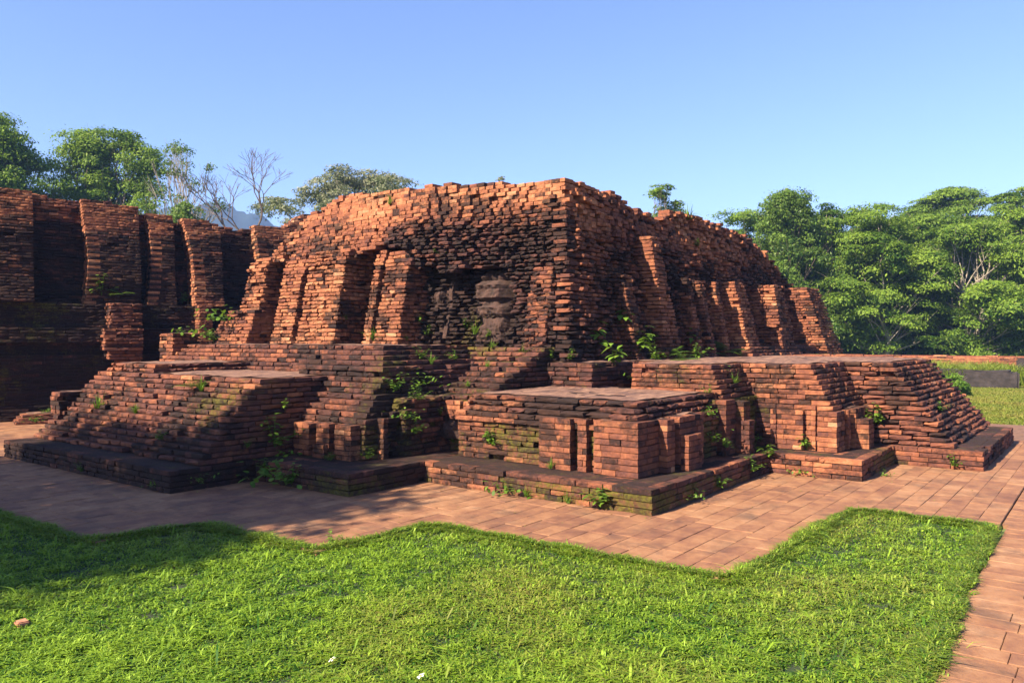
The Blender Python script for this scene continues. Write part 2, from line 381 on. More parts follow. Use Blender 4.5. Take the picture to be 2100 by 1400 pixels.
# FR: block right of the front platform
m = Bricks()
stack(m, 9.6, 3.95, 11.2, 5.35, PH, .96, 10, 0, 0, tone=.5, dirt=.42, moss=.72, ero=.7)
stack(m, 9.58, 3.98, 11.2, 5.33, .96, 1.4, 7, .01, .03, tone=.55, dirt=.42, moss=.22, faces='LRB', **RS)
t5 = m.build('stepped_terrace', ruin)
for (a, b, c, d, z1_) in ((9.48, 3.9, 9.8, 4.3, .96), (9.44, 3.93, 9.7, 4.12, .43), (9.82, 3.8, 10.05, 4.0, .93), (9.8, 3.72, 9.98, 3.9, .69)):
    m = Bricks(); stack(m, a, b, c, d, PH, z1_, max(3, round((z1_ - PH) / .066)), **dict(PK, tone=.5, moss=.45)); m.build('pilaster', t5)
# S4 and S5: terraces of the right side
m = Bricks()
stack(m, 10.66, 2.95, 15.5, 4.6, PH, .79, 8, 0, 0, tone=.5, dirt=.42, moss=.3, ero=.6, top=False)
stack(m, 10.66, 2.93, 16.2, 6.5, .79, 1.4, 9, .004, .036, tone=.56, dirt=.42, moss=.1, wavy=.012, **RS)
t6 = m.build('stepped_terrace', ruin)
for (a, b, c, d, z1_) in ((10.58, 2.86, 10.95, 3.11, .79), (10.62, 3.14, 10.8, 3.26, .86), (10.58, 3.29, 10.8, 3.66, .79), (10.55, 3.64, 10.8, 3.72, .79),
                          (11.02, 2.83, 11.12, 3.05, .79), (11.2, 2.78, 11.7, 3.0, .8), (11.22, 2.62, 11.5, 2.85, .66)):
    m = Bricks(); stack(m, a, b, c, d, PH, z1_, round((z1_ - PH) / .066), **PK); m.build('pilaster', t6)
m = Bricks()
stack(m, 11.97, 1.72, 15.9, 3.4, PH, 1.4, 17, .022, .052, tone=.52, dirt=.42, moss=.1, wavy=.02, faces='LRE', se=.03, ero=1.2, jit=.012, bl=(.16, .36), miss=.04)
m.build('stepped_terrace', ruin, 'end terrace with ridged receding courses')
# podium behind the steps, left
m = Bricks()
stack(m, 7.55, 8.2, 9.6, 14.2, 1.235, 1.65, 6, .085, .06, tone=.48, dirt=.42, moss=.15, faces='LRB', ero=.7, jit=.008, bl=(.15, .34), miss=.04)
stack(m, 6.95, 7.45, 9.6, 9.4, 1.31, 1.65, 5, .15, .16, tone=.42, dirt=.5, moss=.25, ero=.7, jit=.008, bl=(.15, .34), miss=.04)
stack(m, 7.75, 14.0, 8.3, 14.5, 1.235, 1.86, 9, .0, .0, tone=.5, dirt=.4, moss=.3, faces='LRB', ero=.8)
stack(m, 9.35, 5.8, 11.4, 6.9, 1.02, 1.4, 6, 0, 0, tone=.42, dirt=.5, moss=.25, ero=.6)
m.build('podium', ruin)
# the mound
def interp(x, xs, ys): return float(np.interp(x, xs, ys))
def PLfront(v, z):
    return interp(v, [6.3, 7.4, 9.2, 14], [9.62, 9.5, 8.74, 8.62]) + .22 * (z - 1.65) + (.38 * (z - 3.2) * interp(v, [7, 9], [.12, 1]) if z > 3.2 else 0)
def groove_top(v): return interp(v, [7.2, 7.4, 7.6, 8.4, 9.0, 9.3, 12, 13.5], [1.4, 2.2, 2.75, 2.85, 2.9, 3.2, 3.15, 3.1]) + .2 * nz(v, 3, 3, 2.3)
def PLf(v, z):
    g_ = interp(v, [7.2, 7.3, 9.0, 9.3], [0, .3, .4, .52])
    return PLfront(v, z) + (g_ if z < groove_top(v) else 0)
def PRf(u, z): return 6.3 + .2 * (z - 1.4) + .05 * math.sin(u * 1.1)
def topL(v): return interp(v, [6.8, 11.5, 12.0, 12.5, 13.0], [4.29, 4.47, 4.3, 4.0, 3.5]) + .03 * nz(v, 0, 0, 2)
def topR(u): return interp(u, [10.2, 11.8, 12.3, 12.7, 13.6, 13.9, 14.3, 16.6, 18.4, 19, 19.7, 20.5, 21.5], [4.3, 4.32, 4.2, 4.14, 4.1, 4.25, 4.29, 4.27, 4.16, 3.95, 3.65, 3.2, 2.6]) + .03 * nz(u, 0, 5, 2)
def endL(z): return interp(z, [1.4, 3.2, 3.3, 4.0, 4.3, 4.5], [13.5, 13.2, 12.85, 12.4, 12.1, 11.5])
def endR(z): return interp(z, [1.4, 3.15, 3.6, 3.95, 4.2, 4.3], [21.2, 20.5, 19.8, 19.1, 18.5, 17.0])
m = Bricks(); n = 47; ch = .0665
def rough_mid(v, z): return interp(z, [1.4, 2.2, 3.4, 3.9], [1.0, 1.0, .9, 0]) * (1 if v < 9.8 else .35)
wall(m, 'L', PLf, lambda z: PRf(10, z), endL, 1.4, n, ch, jit=lambda v, z: .011 + .016 * rough_mid(v, z), ero=lambda v, z: .35 + 1.4 * rough_mid(v, z), miss=.06, bl=(.12, .22), top=topL, wavy=.025,
     tone=lambda v, z: .7 - .45 * rough_mid(v, z) - (.2 if z < 3.1 and v > 9 else 0), dirt=lambda v, z: .36 + .28 * rough_mid(v, z) + (.35 if z < groove_top(v) and v > 7.3 else 0), moss=lambda v, z: .0 + .12 * (z < 2.2), alt=0)  # in the grooves, dirt and painted-in shade both darken the bricks
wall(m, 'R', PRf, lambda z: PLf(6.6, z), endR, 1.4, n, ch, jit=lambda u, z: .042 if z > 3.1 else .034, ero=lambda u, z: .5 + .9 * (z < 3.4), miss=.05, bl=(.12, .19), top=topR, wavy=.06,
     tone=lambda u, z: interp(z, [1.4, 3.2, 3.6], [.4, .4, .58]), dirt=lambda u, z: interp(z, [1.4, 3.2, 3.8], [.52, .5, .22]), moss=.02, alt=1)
wall(m, 'B', lambda a, z: endL(z), lambda z: PLf(13, z) + .25, lambda z: 14.0, 1.4, n, ch, jit=.02, ero=.7, miss=.05, bl=(.2, .34), top=lambda a: 4.3, tone=.6, dirt=.4)
wall(m, 'E', lambda a, z: endR(z), lambda z: PRf(18, z) + .25, lambda z: 10.5, 1.4, n, ch, jit=.02, ero=.7, miss=.05, bl=(.2, .34), top=lambda a: 4.1, tone=.5, dirt=.5)
for k in range(n - 7):
    z = 1.4 + k * ch
    vs = np.linspace(PRf(10, z) + .15, endL(z) - .15, 14)
    poly = [(endR(z) - .15, PRf(18, z) + .22), (endR(z) - .15, endL(z) - .15)] + [(PLf(v, z) + .16 if z > 3.3 else PLfront(v, z) + .68 * (v > 7.2) + .16, v) for v in vs[::-1]]
    m.box.append((poly, z + .0007 * (k % 2), z + ch - .004, (.25, .8, .1), 1))
mound = m.build('mound_wall', ruin)
# buttresses of the sunlit left face
BK = dict(faces='LRB', jit=.012, ero=1.0, bl=(.13, .27), miss=.04)
for (v0, v1, u0, z1_, prot) in ((12.7, 13.5, 8.6, 3.3, .5), (11.62, 12.24, 8.62, 3.2, .5), (10.38, 11.4, 8.56, 3.3, .55), (9.74, 9.94, 8.78, 3.25, .3), (9.03, 9.62, 8.74, 3.2, .45)):
    m = Bricks(); nn = 24
    stack(m, u0, v0, u0 + .95, v1, 1.65, z1_ - .27, nn - 4, .0145, .002, sb=.012 if v0 > 12 else .0, tone=.64, dirt=.4, moss=.05, **BK)
    uu = u0 + .0145 * (nn - 4) - .05; vv1 = v1 - (.012 * 20 if v0 > 12 else 0)
    stack(m, uu + (.04 if v1 - v0 < .7 else 0), v0 - .02, uu + .8, vv1 + .02, z1_ - .27, z1_, 4, .035, .0, tone=.66, dirt=.35, moss=0, **BK)
    m.build('buttress', ruin)
# stepped foot of the end buttress
part('buttress_foot', 8.45, 12.7, 9.4, 14.05, 1.65, 2.3, 10, .02, .0, sb=.05, tone=.6, dirt=.38, moss=.1, faces='LRB', ero=.8)
for (v0, v1, u0, z0_, z1_) in ((6.75, 7.17, 9.5, 1.5, 2.85),):
    m = Bricks(); nn = round((z1_ - z0_) / .067)
    stack(m, u0, v0, u0 + .8, v1, z0_, z1_, nn, .0155, .001, tone=.5, dirt=.5, moss=.08, **BK); m.build('buttress', ruin)
# buttresses of the shaded right face
for (u0, u1, vb, z0_, z1_, sv_) in ((12.3, 12.95, 6.12, 1.4, 3.55, .0095), (15.66, 16.4, 5.92, 1.4, 2.95, .0155), (17.3, 18.2, 5.78, 1.4, 2.97, .0105), (19.8, 21.1, 5.55, 1.4, 3.05, .021)):
    m = Bricks(); nn = round((z1_ - z0_) / .067)
    stack(m, u0, vb, u1, vb + 1.2, z0_, z1_, nn, .0, sv_, se=.01, tone=.6, dirt=.32, moss=.1 if u0 < 13 else 0, **dict(BK, faces='LRE')); m.build('buttress', ruin)
part('buttress_foot', 15.2, 5.7, 21.6, 6.6, 1.4, 1.6, 3, .1, .07, tone=.5, dirt=.4, moss=.1, faces='LR', ero=.7)
for (u0, w, z1_) in ((13.6, .2, 2.9), (14.15, .22, 2.88), (14.9, .18, 2.9), (11.2, .3, 2.8)):
    m = Bricks(); nn = round((z1_ - 1.4) / .067)
    stack(m, u0, 6.08, u0 + w, 6.9, 1.4, z1_, nn, 0, .0135, tone=.5, dirt=.45, moss=.1, **dict(BK, faces='LRE')); m.build('buttress', ruin)
# carved niche and dark sandstone block (real carved solids)
def boxv(x0, y0, z0, x1, y1, z1): return [(x0, y0, z0), (x1, y0, z0), (x1, y1, z0), (x0, y1, z0), (x0, y0, z1), (x1, y0, z1), (x1, y1, z1), (x0, y1, z1)]
BF = [(0, 3, 2, 1), (4, 5, 6, 7), (0, 1, 5, 4), (1, 2, 6, 5), (2, 3, 7, 6), (3, 0, 4, 7)]
def solid_from_profile(name, u0, v0, v1, prof, mat, parent, depth=.5, rough=.03, label=None, shape=None, lean=.16):
    """a carved block: prof is [(z, protrusion)], gridded and roughened, facing -u"""
    zs = np.arange(prof[0][0], prof[-1][0] + .001, .02); vs = np.linspace(v0, v1, max(6, int((v1 - v0) / .02))); V = []; Fc = []
    for z in zs:
        for v in vs:
            q = float(np.interp(z, [p[0] for p in prof], [p[1] for p in prof])); s_ = (v - v0) / (v1 - v0)
            q *= (1 - .5 * abs(2 * s_ - 1) ** 3); q += .05 * noise.noise((v * 3, z * 3, 8))
            if shape: q += shape(s_, (z - zs[0]) / (zs[-1] - zs[0]))
            V.append((u0 - q + lean * (z - zs[0]) + rough * 1.2 * noise.noise((v * 7, z * 7, u0)) + rough * noise.noise((v * 22, z * 22, 3)), v, z))
    nv = len(vs); nzv = len(zs)
    for i in range(nzv - 1):
        for j in range(nv - 1): a = i * nv + j; Fc.append((a, a + nv, a + nv + 1, a + 1))
    o = len(V); V += [(u0 + depth, v, z) for z in (zs[0], zs[-1]) for v in (vs[0], vs[-1])]
    Fc += [tuple([o, o + 1] + [j for j in range(nv - 1, -1, -1)]), tuple([o + 3, o + 2] + [(nzv - 1) * nv + j for j in range(nv)]),
           tuple([i * nv for i in range(nzv)] + [o + 2, o]), tuple([o + 1, o + 3] + [i * nv + nv - 1 for i in range(nzv - 1, -1, -1)])]
    ob = mesh_py(name, V, Fc, mat, parent, smooth=False)
    if label: ob['label'] = label
    return ob
def figure(s_, t):
    # a seated praying figure worn almost flat
    g = lambda cx, cy, rx, ry, h: h * math.exp(-(((s_ - cx) / rx) ** 2 + ((t - cy) / ry) ** 2) ** 2)
    fr = .05 if (s_ < .14 or s_ > .86 or t > .9) else 0
    return fr + g(.5, .78, .13, .06, .11) + g(.5, .58, .17, .12, .11) + g(.5, .42, .3, .05, .1) + g(.36, .58, .05, .1, .06) + g(.64, .58, .05, .1, .06) + (.03 if .26 < t < .31 or .18 < t < .21 else 0)
solid_from_profile('carved_niche', 9.5, 8.6, 9.1, [(1.75, .1), (1.95, .06), (2.1, .0), (2.8, .0), (2.95, .04)], M_CARVE, ruin, .5, .012, 'worn stone relief of a figure framed in a niche', figure)
def ragged(s_, t):
    e = abs(2 * s_ - 1)
    return -.5 * max(0, e + .5 * t - 1.0) - .5 * max(0, e + .5 * (1 - t) - 1.15) + .04 * noise.noise((s_ * 6, t * 7, 1))
solid_from_profile('sandstone_block', 9.74, 7.6, 8.32, [(1.7, .1), (1.8, .13), (2.08, .12), (2.14, .2), (2.24, .22), (2.29, .11), (2.36, .1), (2.39, .2), (2.54, .2), (2.6, .25), (2.68, .1), (2.74, .16), (2.84, .06)], M_CARVE, ruin, .6, .026, 'dark moulded sandstone block set in the wall', ragged)
def scroll(s_, t):
    q = 0
    for cx, cy, r in ((.35, .62, .3), (.7, .62, .24), (.5, .25, .3)):
        d = math.hypot(s_ - cx, (t - cy)); q = max(q, .05 * (1 if d < r else 0) * (.6 + .4 * math.cos(d / r * 9)))
    return q
solid_from_profile('scroll_carving', 7.78, 6.84, 7.2, [(.42, .05), (.5, .1), (.62, .1), (.66, .03), (.72, .03)], M_CARVE, ruin, .15, .012, 'worn scroll carving on the block corner', scroll)
# ================================================================ the second ruin, in the shade behind
ruin2 = empty('temple_ruin', (6.5, 18.6, 0), label='shaded brick temple wall at the far left with leaning buttresses above a ledge', cat='ruin')
m = Bricks()
wall(m, 'R', lambda u, z: 18.6 + (.1 if 1.35 < z < 1.62 else 0) - (.12 if 1.62 < z < 1.95 else 0) + (.06 if z > 1.95 else 0), lambda z: 3.0, lambda z: 16.5, 0, 38, .067, jit=.012, ero=.6, miss=.03, bl=(.2, .36), tone=.3, dirt=.85, moss=lambda u, z: .45 if u < 8.6 else .25)  # near-black brick colour stands in for the shade on this wall
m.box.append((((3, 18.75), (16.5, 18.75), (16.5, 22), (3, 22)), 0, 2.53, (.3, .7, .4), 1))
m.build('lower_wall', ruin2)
m = Bricks()
def top2(u): return interp(u, [4, 6.2, 6.6, 8, 8.3, 9.2, 9.4, 10.2, 10.4, 11.5, 12, 13, 14], [4.98, 5.06, 5.08, 4.97, 4.95, 4.85, 4.78, 4.68, 4.67, 4.62, 4.66, 4.72, 4.7]) + .02 * nz(u, 1, 1, 2)
wall(m, 'R', lambda u, z: 19.28 + .1 * (z - 2.55), lambda z: 3.0, lambda z: 16.2, 2.55, 42, .067, jit=.022, ero=.6, miss=.05, bl=(.18, .3), tone=lambda u, z: .3 + .2 * (z > 4.4), dirt=lambda u, z: .72 - .3 * (z > 4.4), moss=.02, top=top2, wavy=.05)  # brick colour darkened to paint shade into the recesses between buttresses
m.box.append((((3, 19.7), (16.2, 19.7), (16.2, 22), (3, 22)), 2.5, 4.5, (.3, .7, .1), 1))
stack(m, 12.7, 20.0, 16.0, 21, 4.5, 5.3, 11, .1, .03, tone=.62, dirt=.35, faces='LR')
m.build('upper_wall', ruin2)
def bulge_buttress(u0, u1, vb, vt, z1_, tone=.6, bul=.0, lean=0.0):
    m = Bricks(); n = round((z1_ - 2.55) / .067); ch = .067
    P = lambda z: interp(z, [2.55, 3.1, 4.2, z1_], [vb - bul, vb, (vb + vt) / 2 - bul * .6, vt])
    A = lambda z: u0 + lean * (z - 2.55) + .05 * math.sin(z * 2.2)
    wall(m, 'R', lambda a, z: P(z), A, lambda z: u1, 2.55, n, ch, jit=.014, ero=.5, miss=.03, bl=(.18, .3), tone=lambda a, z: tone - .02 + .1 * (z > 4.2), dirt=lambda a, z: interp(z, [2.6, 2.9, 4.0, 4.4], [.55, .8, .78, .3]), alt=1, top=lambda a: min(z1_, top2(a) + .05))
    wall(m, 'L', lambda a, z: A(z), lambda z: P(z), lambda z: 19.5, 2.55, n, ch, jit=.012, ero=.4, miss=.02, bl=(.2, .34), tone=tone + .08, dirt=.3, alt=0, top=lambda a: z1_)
    for k in range(n): 
        z = 2.55 + k * ch
        if z + .1 < min(top2(u0), top2(u1)): m.box.append((((A(z) + .15, P(z) + .15), (u1 - .02, P(z) + .15), (u1 - .02, 19.7), (A(z) + .15, 19.7)), z + .0006 * (k % 2), z + ch - .004, (.3, .6, .1), 0))
    wall(m, 'E', lambda a, z: u1, lambda z: P(z) + .26, lambda z: 19.5, 2.55, n, ch, jit=.01, ero=.4, tone=tone, dirt=.4, top=lambda a: z1_)
    m.build('buttress', ruin2)
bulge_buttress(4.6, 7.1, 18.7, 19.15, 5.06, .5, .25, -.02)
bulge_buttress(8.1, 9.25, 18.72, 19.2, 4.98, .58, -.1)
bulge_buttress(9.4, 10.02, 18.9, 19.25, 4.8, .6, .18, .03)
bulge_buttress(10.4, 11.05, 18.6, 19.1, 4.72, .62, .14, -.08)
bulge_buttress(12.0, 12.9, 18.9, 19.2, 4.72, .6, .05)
m = Bricks()
for (z0_, z1_, e) in ((0, .9, 0), (.9, 1.3, -.18), (1.3, 1.5, .0), (1.5, 2.0, .08), (2.0, 2.56, -.04)):
    stack(m, 8.45 - e, 18.05 - e, 9.15, 18.8, z0_, z1_, round((z1_ - z0_) / .067), 0, 0, tone=.52, dirt=.42, moss=.1, ero=.8, jit=.02, faces='LRE', top=z1_ > 2.5)
m.build('pilaster', ruin2)
m = Bricks(); stack(m, 10.4, 18.25, 10.72, 18.8, 0, 2.56, 38, 0, 0, tone=.5, dirt=.45, ero=.8, faces='LRE'); m.build('pilaster', ruin2)
m = Bricks(); stack(m, 6.7, 17.7, 8.2, 18.6, 0, .19, 3, .06, .1, tone=.55, dirt=.4, moss=.4, ero=.8, faces='LRE'); m.build('step', ruin2)
ruin2.rotation_euler = (0, 0, TURN)
# ================================================================ setting: ground, path, hill
def sheet(name, pts, z, mat, kind='structure', sub=None):
    o = mesh_py(name, [(x, y, z) for x, y in pts], [tuple(range(len(pts)))], mat); tag(o, kind=kind); return o
g = sheet('ground', [(-90, -600), (900, -600), (900, 900), (-90, 900)], -.06, M_GROUND)
LAWN = [(-4, 16), (3.0, 16), (3.05, 8.9), (3.15, 6.95), (4.0, 6.75), (4.1, 5.2), (5.25, 5.05), (5.45, 2.2), (8.45, 2.15), (8.45, .88), (6.87, .84), (4.3, .72), (1.5, .6), (-1, .6), (-4, .6)]
def inpoly(x, y, P):
    c = np.zeros(x.shape, bool)
    for i in range(len(P)):
        (x0, y0), (x1, y1) = P[i], P[i - 1]
        c ^= ((y0 > y) != (y1 > y)) & (x < (x1 - x0) * (y - y0) / (y1 - y0 + 1e-12) + x0)
    return c
def in_plinth(x, y):
    c = np.zeros(np.shape(x), bool)
    for u0, v0, u1, v1, _ in PL: c |= (x > u0 + .05) & (x < u1) & (y > v0 + .05) & (y < v1)
    return c
# paving: every brick a slab
def pavers():
    V = []; Fc = []; T = []
    def slab(x0, y0, x1, y1, z, tone, dk):
        o = len(V); tl = [random.uniform(-.0012, .0012) for _ in range(4)]; b_ = .003
        V.extend([(x0, y0, z - .05), (x1, y0, z - .05), (x1, y1, z - .05), (x0, y1, z - .05), (x0, y0, z - b_), (x1, y0, z - b_), (x1, y1, z - b_), (x0, y1, z - b_),
                  (x0 + b_, y0 + b_, z + tl[0]), (x1 - b_, y0 + b_, z + tl[1]), (x1 - b_, y1 - b_, z + tl[2]), (x0 + b_, y1 - b_, z + tl[3])])
        for f in ((0, 1, 5, 4), (1, 2, 6, 5), (2, 3, 7, 6), (3, 0, 4, 7), (4, 5, 9, 8), (5, 6, 10, 9), (6, 7, 11, 10), (7, 4, 8, 11), (8, 9, 10, 11)): Fc.append(tuple(o + i for i in f))
        T.extend([(tone, dk, 0, 1)] * 12)
    for (ya, yb, xm) in ((.86, 2.17, 8.46), (2.17, 5.12, 5.38), (5.12, 6.85, 4.06), (6.85, 19.4, 3.1)):
        nr = round((yb - ya) / .2); W_ = (yb - ya) / nr
        for r in range(nr):
            y = ya + r * W_; x = xm - random.uniform(0, .012); cy = y + W_ / 2; first = True
            while x < 19.2:
                L = random.uniform(.3, .46) * (random.uniform(.4, 1) if first else 1); first = False; cx = x + L / 2
                ok = not bool(np.any(in_plinth(np.array([cx - .1]), np.array([cy])))) and not (cy > 5 and cx > 7.2 and cy < 13)
                if ok and (cx - cy * .72 < 15): g1, g2 = (random.choice((.001, .001, .002, .005)) for _ in range(2)); slab(x + g1, y + g2, x + L - .001, y + W_ - .001, random.uniform(-.003, .003), random.random(), random.random())
                x += L
    x = 4.0
    while x < 22:      # the other strip, coursed across
        y = .855 - (.0 if x > 8.5 else .05)
        while y > -6:
            L = random.uniform(.28, .42)
            slab(x + .002, y - L + .002, x + .183, y - .002, -.018 + random.uniform(-.003, .003), .25 + .75 * random.random(), random.random() * .7)
            y -= L
        x += .187
    o = mesh_py('path', V, Fc, M_PAVE, tint=T); tag(o, kind='structure')
    ALLBVH.append((np.array(V), Fc))
pavers()
bed = [(3.1, 6.95, 4.1, 19.4), (4.1, 5.2, 5.35, 19.4), (5.35, 2.2, 8.45, 19.4), (8.45, .86, 19.0, 19.4)]
bv = [q for x0, y0, x1, y1 in bed for q in ((x0, y0, -.007), (x1, y0, -.007), (x1, y1, -.007), (x0, y1, -.007))]
tag(mesh_py('path_bed', bv, [tuple(range(4 * i, 4 * i + 4)) for i in range(4)], simple('path_dust', (.17, .085, .05), .95, 7, .5)), kind='structure')
def hill():
    V = []; Fc = []; n1, n2 = 150, 60; cx, cy = far_at(430, 700)
    rx, ry = SA, -CA; fx, fy = CA, SA
    for i in range(n1 + 1):
        for j in range(n2 + 1):
            a = (i / n1 - .5) * 460; b = (j / n2 - .5) * 260
            prof = interp(a, [-230, -120, -50, 0, 18, 45, 62, 90, 150, 230], [40, 95, 122, 129, 126, 118, 106, 92, 60, 20])
            z = prof * max(0, 1 - (abs(b) / 130) ** 1.6) + 5 * noise.noise((a * .05, b * .05, 0)) + 3.2 * noise.noise((a * .22, b * .22, 4)) + 2 * noise.noise((a * .6, b * .6, 9))
            V.append((cx + rx * a + fx * b, cy + ry * a + fy * b, max(-2, z - 4)))
    for i in range(n1):
        for j in range(n2): q = i * (n2 + 1) + j; Fc.append((q, q + n2 + 1, q + n2 + 2, q + 1))
    tag(mesh_py('hill', V, Fc, M_HILL, smooth=True), kind='structure')
hill()
# ================================================================ plants
def blades(name, X, Y, Z, Hh, Wd, mat, lean=.5, tint=None, seg=2, parent=None):
    n = len(X); az = RNG.random(n) * 2 * np.pi; fa = az + np.pi / 2 + RNG.normal(0, .3, n)
    ln = Hh * lean * (.4 + RNG.random(n)); 
    dx, dy = np.cos(az), np.sin(az); wx, wy = np.cos(fa) * Wd / 2, np.sin(fa) * Wd / 2
    V = np.zeros((n, 5, 3))
    V[:, 0] = np.stack([X - wx * .7, Y - wy * .7, Z], 1); V[:, 1] = np.stack([X + wx * .7, Y + wy * .7, Z], 1)
    mx, my, mz = X + dx * ln * .35, Y + dy * ln * .35, Z + Hh * .6
    V[:, 2] = np.stack([mx + wx, my + wy, mz], 1); V[:, 3] = np.stack([mx - wx, my - wy, mz], 1)
    V[:, 4] = np.stack([X + dx * ln, Y + dy * ln, Z + Hh * (1 - .25 * lean)], 1)
    base = (np.arange(n) * 5)[:, None]; loops = (base + np.array([0, 1, 2, 3, 3, 2, 4])[None]).ravel()
    st = ((np.arange(n) * 7)[:, None] + np.array([0, 4])[None]).ravel(); tt = np.tile([4, 3], n)
    T = np.repeat(tint[:, None], 5, 1).reshape(-1, 4)
    return mesh_np(name, V.reshape(-1, 3), loops, st, tt, mat, parent, T)
def vnoise(x, y, s, o=0): return np.array([noise.noise((a * s + o, b * s, o)) for a, b in zip(x, y)])
def lawn(nb):
    # more blades where the lawn is near the camera
    D = 3.2 + (RNG.random(nb) ** 1.5) * 9; t = RNG.uniform(-.72, .72, nb); r = t * D
    x = D * CA + r * SA; y = D * SA - r * CA
    jx, jy = RNG.normal(0, .03, nb), RNG.normal(0, .03, nb)
    ok = inpoly(x, y, LAWN); x, y = x[ok] + jx[ok], y[ok] + jy[ok]; n = len(x)
    n1 = vnoise(x, y, 1.3); n2 = vnoise(x, y, 7, 9); n3 = vnoise(x, y, .5, 5)
    z = np.full(n, -.028)
    short = RNG.random(n) < .66
    h = np.where(short, RNG.uniform(.014, .034, n), RNG.uniform(.022, .055, n)) * (1 + 1.0 * n2 + .5 * n1)
    w = np.where(short, RNG.uniform(.009, .018, n), RNG.uniform(.004, .008, n))
    tall = RNG.random(n) < .004; h = np.where(tall, RNG.uniform(.07, .13, n), h); 
    dry = np.clip(.1 + .9 * n3 + .35 * n1 + (x - 4.6) * .09 + RNG.normal(0, .16, n), 0, .85) * (RNG.random(n) < .75)
    T = np.stack([np.clip(.5 + .5 * n2 + .3 * n1 + RNG.normal(0, .3, n), 0, 1), dry, np.zeros(n), np.ones(n)], 1)
    o = blades('grass', x, y, z, h, w, M_GRASS, 1.5, T); tag(o, kind='stuff', label='short mown green lawn in the foreground', cat='grass')
lawn(360000)
def lawn_edge():
    X = []; Y = []; O_ = []
    E_ = [(3.05, 15), (3.05, 8.9), (3.08, 7.1), (3.2, 6.92), (3.95, 6.8), (4.05, 6.6), (4.08, 5.3), (4.16, 5.17), (5.25, 5.1), (5.35, 4.9), (5.4, 2.3), (5.48, 2.2), (8.3, 2.15), (8.43, 2.0), (8.45, .95), (8.2, .86), (6.87, .84), (4.3, .76), (3.0, .74)]
    for (x0, y0), (x1, y1) in zip(E_[:-1], E_[1:]):
        L = math.hypot(x1 - x0, y1 - y0); n = int(L * 1900); t = RNG.random(n); nx, ny = (y1 - y0) / L, -(x1 - x0) / L
        a = vnoise(t * L * 3.5 + x0, t * 0 + y0, 1.0); off = .03 + .07 * a + .02 * vnoise(t * L * 16 + y0, t * 0 + x0, 1.0) - RNG.random(n) * .15; O_.append(off)
        X.append(x0 + (x1 - x0) * t - nx * off); Y.append(y0 + (y1 - y0) * t - ny * off)
    x = np.concatenate(X); y = np.concatenate(Y); n = len(x); n2 = vnoise(x, y, 3, 2)
    OF = np.concatenate(O_); zz = np.where(OF > -.06, -.006, -.03); h = RNG.uniform(.02, .055, n) * (1 + .7 * n2) * np.where(OF > 0, 1, 1.25); w = RNG.uniform(.004, .01, n)
    T = np.stack([np.clip(.4 + .4 * n2 + RNG.normal(0, .3, n), 0, 1), np.clip(.15 + RNG.normal(0, .2, n), 0, .8), np.zeros(n), np.ones(n)], 1)
    o = blades('grass', x, y, zz, h, w, M_GRASS, 1.4, T); tag(o, kind='stuff', label='longer ragged grass along the edge of the brick path', cat='grass')
lawn_edge()
# soil under the lawn, slightly uneven
mesh_l = sheet('lawn_soil', LAWN, -.03, simple('lawn_soil', (.02, .035, .01), .95, 9))
def meadow(name, polyfn, n, h, w, label, dry=.3):
    x, y = polyfn(n); m_ = len(x); n2 = vnoise(x, y, .8, 3)
    H_ = RNG.uniform(h[0], h[1], m_) * (1 + .6 * n2); Wd = RNG.uniform(w[0], w[1], m_)
    T = np.stack([np.clip(.5 + .5 * n2 + RNG.normal(0, .2, m_), 0, 1), np.clip(dry + .4 * n2 + RNG.normal(0, .15, m_), 0, 1), np.zeros(m_), np.ones(m_)], 1)
    o = blades(name, x, y, np.full(m_, -.06), H_, Wd, M_GRASS, .7, T); tag(o, kind='stuff', label=label, cat='grass')
def fan(n, D0, D1, p0, p1):
    D = RNG.uniform(D0, D1, n); r = (RNG.uniform(p0, p1, n) - 1050) / F * D
    x = D * CA + r * SA; y = D * SA - r * CA; ok = ~in_plinth(x, y) & (x > 19.1)
    return x[ok], y[ok]
meadow('grass', lambda n: fan(n, 16.5, 31, 1880, 2160), 45000, (.04, .09), (.012, .03), 'yellowish short grass on the right beyond the terraces', .55)
meadow('grass', lambda n: fan(n, 30, 37.3, 1800, 2160), 24000, (.45, .95), (.02, .04), 'tall pale grass in front of the long low wall', .3)
# ---- trees
def tube(V, Fc, p, q, r0, r1, k=6):
    p = Vector(p); q = Vector(q); d = (q - p); 
    if d.length < 1e-5: return
    d.normalize(); a = d.orthogonal().normalized(); b = d.cross(a); o = len(V)
    for c, r_ in ((p, r0), (q, r1)):
        for i in range(k): t = i / k * 2 * math.pi; V.append(tuple(c + (a * math.cos(t) + b * math.sin(t)) * r_))
    for i in range(k): Fc.append((o + i, o + (i + 1) % k, o + k + (i + 1) % k, o + k + i))
def limb(V, Fc, p, q, r0, r1, rnd, segs=4, wob=.12, k=6):
    p = Vector(p); q = Vector(q); L = (q - p).length; prev = p; pts = [p]
    for i in range(1, segs + 1):
        t = i / segs; c = p.lerp(q, t)
        if i < segs: c += Vector((rnd.uniform(-1, 1), rnd.uniform(-1, 1), rnd.uniform(-.4, .8))) * L * wob
        tube(V, Fc, prev, c, r0 + (r1 - r0) * (i - 1) / segs, r0 + (r1 - r0) * t, k); prev = c; pts.append(c)
    return pts
